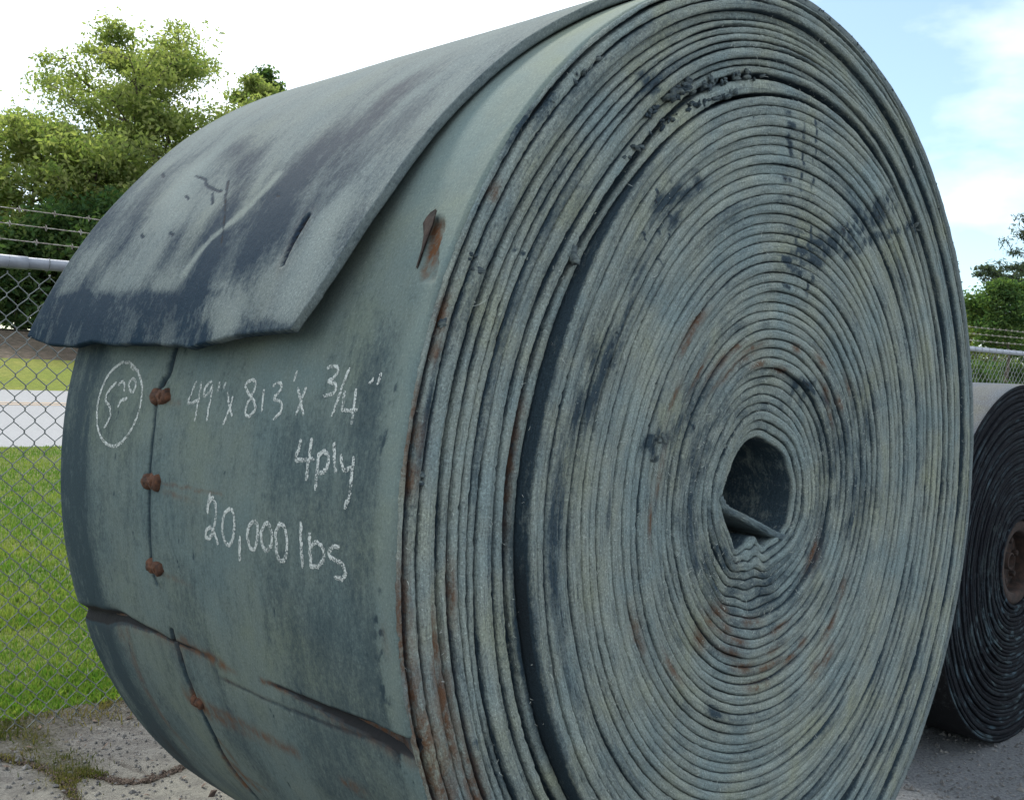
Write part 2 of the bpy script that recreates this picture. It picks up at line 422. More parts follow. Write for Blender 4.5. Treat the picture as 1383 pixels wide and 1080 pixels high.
def ground_mat(name, a, b, c3, s1, s2, bd=0.03):
    t = NT(name); v = t.coord('Object')
    n1 = t.noise(v, s1, 5, 0.6); n2 = t.noise(v, s2, 5, 0.75); n3 = t.noise(v, s2 * 5, 3, 0.7)
    c = t.mix(t.ramp(n1, [(0.36, 0.0), (0.64, 1.0)]), a, b)
    c = t.mix(t.ramp(n2, [(0.40, 0.75), (0.62, 0.0)]), c, c3)
    h = t.math('ADD', n2, t.math('MULTIPLY', n3, 0.6))
    return t.done(c, 0.95, t.bump(h, 0.8, bd), 0, 0.1)
M_TURF = ground_mat('turf', (0.115, 0.180, 0.045), (0.215, 0.225, 0.085), (0.085, 0.120, 0.036), 1.3, 24)
M_TURF2 = ground_mat('sunny_turf', (0.180, 0.215, 0.035), (0.250, 0.245, 0.060), (0.110, 0.140, 0.030), 0.5, 9)
M_LITTER = ground_mat('leaf_litter', (0.115, 0.088, 0.070), (0.170, 0.135, 0.105), (0.055, 0.050, 0.034), 0.9, 7)
M_WOODS = ground_mat('woodland_floor', (0.030, 0.034, 0.018), (0.060, 0.055, 0.030), (0.020, 0.020, 0.014), 0.4, 3)
t = NT('road_asphalt'); v = t.coord('Object'); n1 = t.noise(v, 0.5, 5, 0.6); n2 = t.noise(v, 40, 4, 0.75)
c = t.mix(n1, (0.27, 0.275, 0.285), (0.33, 0.335, 0.34)); c = t.mix(t.ramp(n2, [(0.4, 0.5), (0.6, 0.0)]), c, (0.20, 0.20, 0.205))
M_ROAD = t.done(c, 0.9, t.bump(n2, 0.5, 0.01), 0, 0.25)
t = NT('yellow_line'); v = t.coord('Object'); n2 = t.noise(v, 30, 4, 0.75)
M_YEL = t.done(t.mix(t.ramp(n2, [(0.45, 0.0), (0.6, 0.7)]), (0.50, 0.34, 0.19), (0.33, 0.31, 0.28)), 0.8)

strip('verge', 0.14, 8.5, -150, 150, 12, 2, M_TURF, 0.0, ns=[0.14, 0.6, 1.2, 3, 6, 8.5])
strip('road', 8.5, 16.1, -150, 150, 2, 2, M_ROAD)
for k, n0 in enumerate((13.30, 13.60)):
    o = strip('centre_line', n0, n0 + 0.11, -150, 150, 2, 2, M_YEL, 0.006)
strip('verge', 16.1, 20.9, -150, 150, 2, 2, M_TURF2)
strip('bank', 20.9, 24.1, -150, 150, 2, 2, M_LITTER)
strip('woodland_floor', 24.1, 400, -300, 300, 2, 2, M_WOODS, 0.0, ns=[24.1, 30, 60, 400])

# ------------------------------------------------------------------ the big belt roll
R, W, RZ, AZ = 1.1037, 1.245, 1.1024, RD(45.1868)
C = np.array([0.6122, 2.3185])
hx = np.array([math.cos(AZ), math.sin(AZ), 0]); ax = np.array([-math.sin(AZ), math.cos(AZ), 0]); zv = np.array([0, 0, 1.0])
ctr = np.array([C[0], C[1], RZ]); eye = np.array([0, 0, CAM_H])

def face_uv(px, py, d=0.0):
    D = ray(px, py); k = ((ctr + d * ax - eye) @ ax) / (D @ ax); P = eye + k * D - ctr
    return P @ hx, P @ zv
def face_pol(px, py, d=0.0):
    a, b = face_uv(px, py, d); return math.hypot(a, b), math.degrees(math.atan2(b, a)) % 360
def side_ts(px, py, Rr=R):
    D = ray(px, py); a, b = D @ hx, D @ zv; e = eye - ctr; p0, p1 = e @ hx, e @ zv
    A = a * a + b * b; B = 2 * (a * p0 + b * p1); Cc = p0 * p0 + p1 * p1 - Rr * Rr
    k = (-B - math.sqrt(max(B * B - 4 * A * Cc, 0))) / (2 * A); P = e + k * D
    return math.degrees(math.atan2(P @ zv, P @ hx)) % 360, P @ ax

roll = empty('belt_roll', (C[0], C[1], 0), AZ)
tag(roll, 'huge grey-green roll of used conveyor belt with white chalk writing and a draped loose end', 'belt roll', 'rolls of conveyor belt in the yard')

def loc(r, thr, s):
    """roll coordinates (radius, angle, depth along the axle) to points under the roll's empty"""
    z = RZ + r * np.sin(thr)
    return np.stack([r * np.cos(thr), s * np.ones_like(r), np.maximum(z, 0.002)], -1)

def pint(th_deg, table):
    tb = sorted(table); x = [a - 360 for a, _ in tb] + [a for a, _ in tb] + [a + 360 for a, _ in tb]; y = [b for _, b in tb] * 3
    return np.interp(th_deg, x, y)

FULL = np.arange(0, 360, 0.5)
def psmooth(y, sig):
    f = np.fft.rfft(y); k = np.arange(len(f)); return np.fft.irfft(f * np.exp(-0.5 * (k * RD(sig)) ** 2), len(y))
HOLE = [(97, .133), (84, .127), (72, .122), (56, .128), (41, .139), (21, .146), (1, .155), (342, .162), (330, .160), (313, .136), (290, .121), (263, .126), (234, .134), (214, .132), (187, .145), (180, .146), (157, .131), (133, .131), (115, .134)]
GRP = [(64, .897), (80, .888), (90, .884), (98, .880), (109, .871), (122, .853), (138, .833), (150, .826), (163, .824), (174, .827), (186, .829), (197, .829), (208, .833), (235, .845), (270, .855), (300, .862), (330, .866), (0, .872), (30, .888)]
KRK = [(64, .929), (80, .923), (90, .922), (100, .921), (110, .917), (119, .899), (133, .862), (144, .858), (151, .861), (163, .864), (170, .864), (184, .861), (199, .870), (213, .872), (235, .880), (270, .885), (300, .887), (330, .888), (0, .896), (30, .912)]
hole_t = psmooth(pint(FULL, HOLE), 2.5); grp_t = psmooth(pint(FULL, GRP), 6); krk_t = psmooth(pint(FULL, KRK), 5)
def rout(th): return R - 0.012 * smooth01(95, 40, np.where(th > 270, th - 360, th))
NI, NO = 36, 11
NB = NI + 1 + NO
rr_ = np.random.default_rng(11)
wi = rr_.uniform(0.88, 1.12, NI); ci = np.concatenate([[0], np.cumsum(wi)]) / wi.sum()
wo = rr_.uniform(0.75, 1.25, NO); co = np.concatenate([[0], np.cumsum(wo)]) / wo.sum()

def bound_in(k, th):
    """inner boundary curve number k (0..NI) of the inner group of windings, th in degrees"""
    tt = ci[k]
    hs = psmooth(hole_t, 6.0 + 41 * tt)
    g = np.interp(th % 360, np.append(FULL, 360), np.append(grp_t, grp_t[0]))
    hh = np.interp(th % 360, np.append(FULL, 360), np.append(hs, hs[0]))
    r = (1 - tt) * hh + tt * g
    dd = (th - 262 + 180) % 360 - 180
    r = r - 0.036 * np.exp(-((dd) / 13.0) ** 2) * math.exp(-k / 4.0) + 0.010 * np.exp(-((dd + 28) / 9.0) ** 2) * math.exp(-k / 4.0)
    wk = math.exp(-((k - 2) / 7.5) ** 2)
    r = r + 0.0062 * np.cos(RD(1) * (dd + 3.5 * math.sin(k * 0.55)) * 360 / 27.0 + 0.5 * np.sin(RD(1) * dd * 5 + k * .4)) * np.exp(-((dd - 2) / 21.0) ** 2) * wk * (1 + .35 * math.sin(k * 1.3))
    r = r + per(np.radians(th), 500 + k // 3, 2, 6, 0.0018) * min(1, k / 6) * (1 - tt) + per(np.radians(th), 300 + k, 3, 14, 0.0005) * min(1, k / 5)
    return r
def bound_out(k, th):
    kk = np.interp(th % 360, np.append(FULL, 360), np.append(krk_t, krk_t[0])) + 0.003 + 0.004 * smooth01(120, 140, th % 360)
    tt = co[k]
    return kk + (rout(th % 360) - kk) * tt + per(np.radians(th), 700 + k, 3, 12, 0.0009) * (0 if k in (0, NO) else 1)

# stains on the cut face: (px, py, half length along the winding in m, half width across in m, kind, strength)
FACE_STAINS = []
def st(px, py, a, b, kind, s=1.0, d=0.0):
    r, th = face_pol(px, py, d); FACE_STAINS.append((r, th, a, b, kind, s))
for q in [(962, 502, .05, .009), (1030, 470, .05, .009), (1000, 505, .06, .008), (1075, 500, .03, .008), (1138, 560, .03, .008), (935, 455, .05, .010), (1010, 870, .05, .012), (1050, 905, .06, .010), (1085, 890, .05, .010), (975, 845, .04, .012), (1000, 885, .05, .010), (1070, 850, .05, .008), (1130, 850, .05, .01), (945, 440, .045, .012), (930, 470, .03, .010), (922, 537, .045, .010), (985, 492, .05, .008), (1018, 487, .06, .010), (1045, 492, .03, .008), (1008, 470, .03, .007), (1122, 488, .03, .012), (1130, 527, .035, .012),
          (1090, 470, .02, .01), (1147, 545, .025, .008), (1160, 520, .03, .008), (995, 853, .035, .015), (1000, 828, .03, .012), (1020, 905, .05, .012), (985, 830, .03, .01), (1120, 752, .05, .014), (1125, 888, .04, .016), (1110, 905, .03, .015),
          (1030, 845, .04, .012), (1098, 872, .03, .01), (1060, 880, .04, .01), (870, 860, .05, .012), (960, 865, .03, .02), (905, 640, .05, .010), (890, 700, .05, .008), (980, 520, .04, .008), (1150, 800, .04, .012), (1035, 930, .05, .01), (915, 905, .05, .01)]:
    st(*q, 'r', 0.95)
for q in [(700, 600, .10, .012), (697, 640, .10, .010), (555, 603, .05, .02), (596, 425, .04, .015), (551, 645, .03, .02), (560, 545, .04, .012), (668, 260, .02, .012), (590, 470, .03, .010)]:
    st(*q, 'r', 0.9)
for q in [(543, 830, .09, .018), (546, 890, .12, .020), (556, 950, .12, .024), (573, 1000, .14, .030), (600, 940, .10, .022), (592, 880, .07, .012), (606, 985, .10, .022), (590, 1045, .14, .03), (586, 905, .05, .008), (640, 1060, .12, .02), (610, 800, .05, .01)]:
    st(*q, 'r', 0.95)
for q in [(850, 430, .10, .022), (815, 495, .09, .018), (835, 470, .08, .014), (800, 540, .05, .02), (800, 480, .03, .02), (905, 590, .02, .03), (885, 605, .02, .04), (1112, 527, .012, .032), (1098, 522, .01, .03), (972, 962, .035, .016), (890, 275, .03, .02), (910, 265, .04, .012), (930, 260, .03, .012), (915, 300, .03, .014), (945, 245, .02, .02),
          (740, 720, .25, .02), (715, 900, .25, .015), (860, 380, .06, .014), (870, 110, .02, .02), (885, 115, .02, .02), (775, 560, .05, .012), (825, 700, .06, .012), (560, 420, .10, .012), (575, 560, .10, .008), (700, 170, .06, .014), (735, 140, .05, .012)]:
    st(*q, 'd', 0.85)
for q in [(1150, 600, .16, .06), (1170, 680, .20, .06), (1120, 760, .14, .05), (1060, 800, .10, .06), (985, 790, .12, .07), (950, 690, .16, .05), (960, 620, .12, .05), (1085, 660, .1, .03), (1180, 570, .10, .04), (940, 560, .10, .04), (1000, 760, .10, .05)]:
    st(*q, 'd', 0.42)
for q in [(1015, 480, .10, .04), (1090, 430, .15, .06), (1050, 480, .1, .02), (860, 560, .14, .05), (880, 480, .14, .04), (820, 760, .25, .05), (840, 420, .08, .03), (1260, 560, .3, .04), (1270, 700, .3, .04), (1140, 120, .2, .04), (1000, 200, .2, .08)]:
    st(*q, 'p', 0.35)
# black paint dragged across the windings; strokes given by their two ends
FACE_STROKES = []
def stroke(p0, p1, wd, s=1.0): FACE_STROKES.append((face_uv(*p0), face_uv(*p1), wd, s))
stroke((1108, 343), (1205, 270), .034, 0.95)
stroke((1080, 352), (1115, 335), .030, 0.9)
stroke((1150, 345), (1185, 320), .018, 0.75)
stroke((1185, 320), (1238, 303), .010, 0.85)
stroke((1068, 352), (1110, 350), .014, 0.8)
stroke((1236, 296), (1240, 310), .012, 0.9)
for (x0, y0, x1, y1, wd) in [(1085, 168, 1086, 196, .005), (1101, 163, 1102, 192, .005), (1060, 150, 1068, 154, .006), (1064, 168, 1072, 172, .008), (1066, 186, 1072, 206, .009), (1088, 200, 1087, 222, .004), (1103, 200, 1102, 222, .003), (1062, 240, 1072, 244, .007), (1086, 236, 1084, 255, .007),
                             (1102, 240, 1099, 258, .007), (1086, 318, 1085, 335, .006), (1103, 308, 1102, 330, .007), (1088, 340, 1085, 370, .010), (1103, 350, 1101, 400, .008), (1088, 372, 1087, 392, .006), (1066, 350, 1074, 354, .010), (1070, 384, 1078, 388, .006), (1066, 262, 1070, 264, .004)]:
    stroke((x0, y0), (x1, y1), wd, 0.85)

for (x0, y0, x1, y1, wd) in [(905, 233, 907, 244, .003), (884, 258, 886, 274, .004), (906, 264, 908, 278, .003), (885, 276, 890, 290, .003), (906, 288, 909, 298, .004), (890, 311, 893, 320, .003), (907, 310, 908, 324, .003), (893, 348, 896, 358, .003), (880, 300, 876, 312, .003), (868, 318, 872, 326, .003),
                             (693, 197, 699, 199, .003), (720, 216, 727, 215, .003), (678, 298, 686, 297, .003), (691, 340, 697, 338, .002), (832, 452, 838, 462, .004), (826, 470, 824, 492, .005), (966, 955, 980, 968, .006), (1104, 516, 1118, 534, .006), (880, 596, 905, 592, .004), (700, 345, 706, 344, .003), (948, 575, 952, 584, .003), (800, 640, 801, 652, .003), (640, 1000, 644, 1012, .004), (780, 800, 781, 812, .003)]:
    stroke((x0, y0), (x1, y1), wd, 1.25)

def face_paint(r, th):
    """rust, bare dark, pale masks on the cut face for radius and angle arrays"""
    rust = np.zeros_like(r); dark = np.zeros_like(r); pale = np.zeros_like(r)
    for (r0, t0, a, b, kind, s) in FACE_STAINS:
        dr = r - r0
        if np.abs(dr).min() > 3 * b: continue
        da = np.radians((th - t0 + 180) % 360 - 180) * r
        m = s * np.exp(-((da / a) ** 2 + (dr / b) ** 2))
        if kind == 'r': rust = np.maximum(rust, m)
        elif kind == 'd': dark = np.maximum(dark, m)
        else: pale = np.maximum(pale, m)
    u = r * np.cos(np.radians(th)); v_ = r * np.sin(np.radians(th))
    for (p, q, wd, s) in FACE_STROKES:
        d = seg_d(u, v_, [p, q]); dark = np.maximum(dark, (.62 + .5 * vnoise(u * 90 + 90, v_ * 90 + 90, 27) + .35 * vnoise(u * 30 + 90, v_ * 30 + 90, 28)) * 1.15 * s * np.exp(-(d / wd) ** 4))
    return rust, dark, pale

NA = 840
def winding(r0f, r1f, dface, seed, gap0, gap1, mat, name='winding', W_=W, local=loc, paint=face_paint, parent=roll, relief=1.0, na=NA, label=None, skirt=0.0, bore=.7):
    r = np.random.default_rng(seed)
    th = np.linspace(0, 360, na + 1) + r.uniform(0, 360)
    thr = np.radians(th)
    a0 = r0f(th); a1 = r1f(th); wd = a1 - a0
    dep = dface(th) + per(thr, seed + 1, 2, 14, 0.0010) * relief + per(thr, seed + 2, 20, 90, 0.0004) * relief
    jit = per(thr, seed + 3, 30, 160, 0.0004) * relief
    ch0 = np.clip(per(thr, seed + 7, 60, 260) - .9, 0, 1.2) * 0.0028 * relief; ch1 = np.clip(per(thr, seed + 8, 60, 260) - .9, 0, 1.2) * 0.0028 * relief
    g0 = gap0 * (1 + 0.35 * per(thr, seed + 4, 3, 25)); g1 = gap1 * (1 + 0.35 * per(thr, seed + 5, 3, 25))
    g0 = np.clip(g0, 0.0004, 0.3 * wd); g1 = np.clip(g1, 0.0004, 0.3 * wd)
    deep = 0.05
    cols = [(a0 + 0.15 * g0, dep * 0 + W_), (a0 + 0.15 * g0, dep + deep), (a0 + 0.4 * g0, dep + 0.012), (a0 + g0, dep + 0.0030 + ch0), (a0 + g0 + 0.09 * wd, dep + 0.0006 + ch0), (a0 + 0.36 * wd, dep - 0.0003 + jit), (a0 + 0.64 * wd, dep - 0.0003 - jit),
            (a1 - g1 - 0.09 * wd, dep + 0.0006 + ch1), (a1 - g1, dep + 0.0030 + ch1), (a1 - 0.4 * g1 - skirt * .3, dep + 0.012), (a1 - 0.15 * g1 - skirt, dep + deep), (a1 - 0.15 * g1 - skirt, dep * 0 + W_)]
    V = np.stack([local(rad + (0.0005 * r.normal(size=rad.shape) if 2 < i < 9 else 0), thr, s) for i, (rad, s) in enumerate(cols)], 1)
    RR = np.stack([c_[0] for c_ in cols], 1); TH = np.repeat(th[:, None], len(cols), 1)
    ru, da, pa = paint(RR, TH + math.degrees(r.normal() * .0035 / max(a1.mean(), .2)))
    da = da * np.array([.5, .5, .5, .55, .8, 1, 1, .8, .55, .5, .5, .5])[None]
    tone = r.normal() * .065 * relief
    da = da + max(-tone, 0); pa = pa + max(tone, 0) * 1.4 + .25 * np.clip(per(thr, seed + 9, 2, 12), 0, 1)[:, None] * relief
    da = np.clip(da + np.array([bore, bore, bore, .15, 0, 0, 0, 0, .15, .75, 1.5 if skirt else .8, 1.5 if skirt else .8])[None] + 0.12 * per(thr, seed + 6, 1, 30)[:, None], 0, 1.4)  # groove and bore walls darkened: shade painted into the dark mask
    colr = np.stack([ru, da, pa, pa * 0 + 1], -1)
    off = r.uniform(0, 50)
    vm = np.array([[np.mean(c_[0]), np.mean(c_[1])] for c_ in cols]); vl = np.concatenate([[0], np.cumsum(np.hypot(*np.diff(vm, axis=0).T))])
    VV = np.repeat((vl + r.uniform(0, 9))[None], len(th), 0) + 0.0 * RR
    uvv = np.stack([thr[:, None] * a1.mean() + off + 0 * VV, VV], -1)
    o = mk(name, V.reshape(-1, 3), gridF(na + 1, len(cols)), mat, parent, True, uv=uvv.reshape(-1, 2), col=colr.reshape(-1, 4))
    if label: o['label'] = label
    return o

def prot(th):
    return 0.017 * smooth01(124, 150, th % 360) * smooth01(262, 225, th % 360)
for k in range(NI):
    tt = (k + 0.5) / NI
    rnd = rr_.normal() * 0.0022
    def df(th, tt=tt, rnd=rnd, k=k):
        return 0.058 * (1 - tt) ** 1.7 - prot(th) * tt ** 4 + rnd - 0.004 * math.sin(k * 0.8) + per(np.radians(th), 900 + k, 1, 4, 0.0016)
    gp = 0.0012 if k < 20 else 0.0008
    winding(lambda th, k=k: bound_in(k, th), lambda th, k=k: bound_in(k + 1, th), df, 2000 + 10 * k, gp, gp, M_FACE, bore=.7 if k else .66)
winding(lambda th: bound_in(NI, th) + 0.004 + 0.004 * smooth01(120, 90, th % 360) * smooth01(20, 60, th % 360), lambda th: np.interp(th % 360, np.append(FULL, 360), np.append(krk_t, krk_t[0])) - 0.0055 - 0.003 * smooth01(120, 140, th % 360),
        lambda th: 0.005 + 0.007 * smooth01(125, 150, th % 360) + per(np.radians(th), 951, 1, 5, 0.002), 3000, 0.0025, 0.003, M_FACE)
for k in range(NO):
    rnd = rr_.normal() * 0.0035
    def df(th, rnd=rnd, k=k):
        return rnd * 0.8 + 0.004 * (k % 3 == 1) + per(np.radians(th), 970 + k, 1, 5, 0.0028)
    gp = 0.0013 if k % 3 else 0.0026
    if k == NO - 1:
        winding(lambda th: bound_out(NO - 1, th) + 0.003, lambda th: bound_out(NO, th) - 0.0015, lambda th: 0.0 + per(np.radians(th), 969, 1, 5, 0.0012), 3200, 0.004, 0.002, M_FACE, skirt=.016)
    else:
        winding(lambda th, k=k: bound_out(k, th), lambda th, k=k: bound_out(k + 1, th), df, 3010 + 10 * k, gp, gp, M_FACE)

# the belt's inner end, sagging across the hollow core
tail = np.array([face_uv(*p, 0.055) for p in [(974, 670), (978, 686), (998, 695), (1018, 705), (1038, 716), (1054, 725), (1066, 727), (1076, 717)]])
tp = np.linspace(0, len(tail) - 1, 40); tx = np.interp(tp, range(len(tail)), tail[:, 0]); tz = np.interp(tp, range(len(tail)), tail[:, 1])
ker = np.ones(7) / 7
tx[3:-3] = np.convolve(tx, ker, 'valid'); tz[3:-3] = np.convolve(tz, ker, 'valid')
dx, dz = np.gradient(tx), np.gradient(tz); ll = np.hypot(dx, dz); nx, nz = -dz / ll, dx / ll
secs = []
for off, s in [(-.0095, W - .01), (-.0095, .075), (-.0092, .062), (-.0070, .055), (0, .0530), (.0070, .055), (.0092, .062), (.0095, .075), (.0095, W - .01)]:
    sj = s + (0.002 * rng.normal(size=40) if s < 0.07 else 0)
    secs.append(np.stack([tx + nx * off, sj * np.ones(40), RZ + tz + nz * off], -1))
V = np.stack(secs, 1)
mk('inner_end', V.reshape(-1, 3), gridF(40, 9), M_FACE, roll, True, uv=np.stack([np.repeat(tp[:, None] * .01, 9, 1), np.repeat(np.arange(9)[None] * .004, 40, 0)], -1).reshape(-1, 2), col=np.tile([0, .35, .05, 1], (360, 1)))

# plug added inside the hollow core to stop light from the back
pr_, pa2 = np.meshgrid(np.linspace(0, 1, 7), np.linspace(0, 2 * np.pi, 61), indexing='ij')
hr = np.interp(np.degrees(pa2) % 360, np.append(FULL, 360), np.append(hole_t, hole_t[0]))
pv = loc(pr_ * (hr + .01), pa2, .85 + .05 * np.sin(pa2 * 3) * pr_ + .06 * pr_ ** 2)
mk('core_light_plug', pv.reshape(-1, 3), gridF(7, 61), M_RUSTDARK, roll, True, uv=np.stack([pa2 * .15, pr_ * .15], -1).reshape(-1, 2), col=np.tile([0, 1.1, 0, 1], (7 * 61, 1)))

# outer layer: the side surface with its tears, its seam and its stains
SEAM = [(160, .776), (165.6, .776), (168, .777), (170.9, .785), (174.4, .779), (179.9, .779), (183.8, .779), (189, .784), (191, .775), (196.1, .764), (198.5, .761), (204.4, .754), (208.4, .749), (213.7, .767), (218.1, .748), (230, .735), (255, .73)]
th = np.arange(96, 256, 0.235); ss = np.concatenate([[0.001, 0.003, 0.006], np.arange(0.010, 1.243, 0.004)])
TH, SS = np.meshgrid(th, ss, indexing='ij')
A = np.radians(TH) * R
wobs = 0.0025 * fbm(A * 30, SS * 3, 51)
sc_ = np.interp(TH, [a for a, _ in SEAM], [b for _, b in SEAM]); ds = SS - sc_ + wobs
inbead = smooth01(168.5, 169.5, TH) * smooth01(191.5, 190, TH); open_ = smooth01(170.2, 169.4, TH) * smooth01(150, 155, TH); low = smooth01(195.6, 196.2, TH)
hgt = 0.0022 * fbm(A * 2.2, SS * 2.2, 53) + 0.0008 * fbm(A * 12, SS * 12, 55)
jag = 0.0042 * fbm(A * 28, SS * 0, 77)
hgt += inbead * (0.0065 * np.exp(-((ds + .007) / .0115) ** 4) - 0.014 * np.exp(-((ds - .0160 + jag) / (.0085 + 1.2 * jag)) ** 4))
hgt += -0.013 * open_ * np.exp(-((ds - .001 + jag) / .0105) ** 4) + low * (-0.011 * np.exp(-((ds + jag) / .0072) ** 4) + 0.002 * smooth01(0, .004, ds) * np.exp(-np.clip(ds, 0, 9) / .03))
tear_a = np.radians(197.3 + 0.5 * (TH * 0 + 1) * 0 + 0.35 * fbm(SS * 9, SS * 0, 57) + 1.4 * smooth01(1.0, 1.25, SS)) * R
e = A - tear_a
w1 = 0.0035 + 0.0125 * smooth01(0.80, 1.12, SS); m1 = smooth01(0.55, 0.75, SS)
hgt += -m1 * (0.006 + 0.009 * smooth01(.8, 1.1, SS)) * np.exp(-((e - w1 * .3) / w1) ** 2) - 0.0035 * m1 * smooth01(0, .006, e) * np.exp(-np.clip(e, 0, 9) / 0.05)
w2 = 0.0026 + 0.0105 * smooth01(0.40, 0.03, SS); m2 = smooth01(0.43, 0.36, SS)
hgt += -m2 * (0.005 + 0.011 * smooth01(.36, .05, SS)) * np.exp(-((e - w2 * .2) / w2) ** 4) - 0.003 * m2 * smooth01(0, .006, e) * np.exp(-np.clip(e, 0, 9) / 0.05)
e2 = A - np.radians(199.3 - 1.2 * smooth01(.35, .0, SS) + 0.2 * fbm(SS * 11, SS * 0, 59)) * R; m3 = smooth01(.62, .56, SS)
hgt += -0.0022 * m3 * np.exp(-(e2 / .0026) ** 2)
# torn patch near the front edge
ta, tsn = np.radians(156.4) * R, 0.050
pa_ = (A - ta); ps_ = (SS - tsn)
torn = smooth01(1.1, 0.8, np.abs(pa_) / 0.058 + 0.0) * smooth01(1.1, .85, np.abs(ps_ + 0.30 * pa_) / (0.017 + .010 * fbm(A * 40, SS * 40, 61)))
hgt += -0.0065 * torn
# short cuts
rc_ = np.random.default_rng(5)
cut = np.zeros_like(A)
for _ in range(34):
    a0, s0, L, ww = np.radians(rc_.uniform(150, 222)) * R, rc_.uniform(0.02, 1.2), rc_.uniform(.004, .018), rc_.uniform(.0010, .0018)
    cut = np.maximum(cut, np.exp(-((A - a0) / L) ** 4 - ((SS - s0 + (A - a0) * rc_.normal() * .25) / ww) ** 2))
hgt += -0.002 * cut
hgt -= 0.006 * np.exp(-(SS / .0035) ** 2)
# bulge at the torn back edge, slight overlap ridge along the dark band
hgt += 0.0025 * smooth01(1.02, 1.09, SS)
rust = np.zeros_like(A); dark = np.zeros_like(A); pale = np.zeros_like(A)
dark = 0.66 * smooth01(1.035, 1.115, SS + 0.014 * fbm(A * 5, SS * 5, 63)) * (0.85 + 0.8 * fbm(A * 3, SS * 16, 65))
dark += 0.12 * smooth01(.0, .5, fbm(A * 3 + 9, SS * 3, 67)) + 0.12 * smooth01(0.45, 0.05, SS) * smooth01(175, 186, TH) + 0.08 * smooth01(.1, .6, fbm(A * 9, SS * 9, 69))
for (px, py, a, b, s) in [(330, 540, .06, .08, .35), (300, 520, .05, .05, .3), (400, 570, .05, .06, .35), (505, 535, .10, .05, .5), (430, 680, .09, .10, .35), (350, 560, .05, .04, .3), (490, 600, .12, .05, .4), (260, 690, .04, .05, .3), (420, 860, .12, .10, .3), (480, 880, .15, .08, .3), (270, 540, .03, .04, .3), (200, 960, .2, .1, .3)]:
    t0, s0 = side_ts(px, py); dark += .42 * s * np.exp(-(((A - np.radians(t0) * R) / a) ** 2 + ((SS - s0) / b) ** 2))
dark += 0.22 * smooth01(178, 165, TH) * smooth01(0.26, 0.22, SS) * smooth01(-.3, .4, fbm(A * 6, SS * 6, 70))
pale += 0.9 * np.exp(-(((SS - .024) / .022) ** 4)) * smooth01(-.5, .3, fbm(A * 4, SS * 14, 71)) * smooth01(150, 165, TH)
dark += 0.8 * np.exp(-(((SS - .042) / .013) ** 2)) * smooth01(.05, .35, fbm(A * 45, SS * 60, 73) + .5 * fbm(A * 6, SS * 6, 72)) * smooth01(160, 172, TH)
pale += 1.0 * smooth01(162, 140, TH) + 0.25 * smooth01(.9, .5, SS) * smooth01(178, 168, TH)  # paler towards the top of the roll
pale += 0.15 * inbead * np.exp(-((ds + .004) / .006) ** 2); dark += inbead * (1.6 * np.exp(-((ds - .0160 + jag) / (.0085 + 1.2 * jag)) ** 4) + .3 * np.exp(-((ds + .004) / .006) ** 2)) + open_ * 1.5 * np.exp(-((ds + jag) / .0105) ** 4) + low * 1.45 * np.exp(-((ds + jag) / .0075) ** 4)
dark += 1.6 * m1 * np.exp(-((e - w1 * .45) / (w1 * 1.25)) ** 4) + 1.7 * m2 * np.exp(-((e - w2 * .45) / (w2 * 1.3)) ** 4) + 0.8 * cut + .6 * m3 * np.exp(-(e2 / .003) ** 2)  # near-black painted inside the tears stands in for shade
rust += m1 * (0.12 * np.exp(-((e - w1 * 2) / (w1 * 1.2)) ** 2) + 0.40 * smooth01(0, .004, e) * np.exp(-np.clip(e, 0, 9) / .02)) * smooth01(1.25, 0.9, SS)
rust += m2 * 0.35 * np.exp(-((e - w2 * 2.2) / (w2 * 1.0)) ** 2) + m3 * .4 * np.exp(-(e2 / .006) ** 2) * smooth01(-.3, .3, fbm(SS * 10, A * 2, 74))
rust += 1.0 * torn * smooth01(-.7, .1, fbm(A * 22, SS * 22, 76)) + low * 0.35 * np.exp(-((ds + .006) / .013) ** 2) * smooth01(-.3, .4, fbm(A * 9, SS * 3, 75))
for (px, py, a, b, s) in [(262, 940, .020, .016, 1.0), (272, 948, .016, .02, .9), (318, 1045, .03, .016, .95), (308, 1030, .02, .01, .8), (330, 1058, .02, .015, .9), (214, 535, .012, .03, .6), (207, 650, .013, .025, .55), (210, 765, .013, .025, .5), (290, 888, .008, .03, .7), (250, 865, .01, .03, .6), (165, 862, .05, .02, .35), (185, 905, .06, .012, .4), (480, 1062, .012, .03, .7), (520, 860, .03, .01, .3)]:
    t0, s0 = side_ts(px, py); rust = np.maximum(rust, s * np.exp(-(((A - np.radians(t0) * R) / a) ** 2 + ((SS - s0) / b) ** 2)))
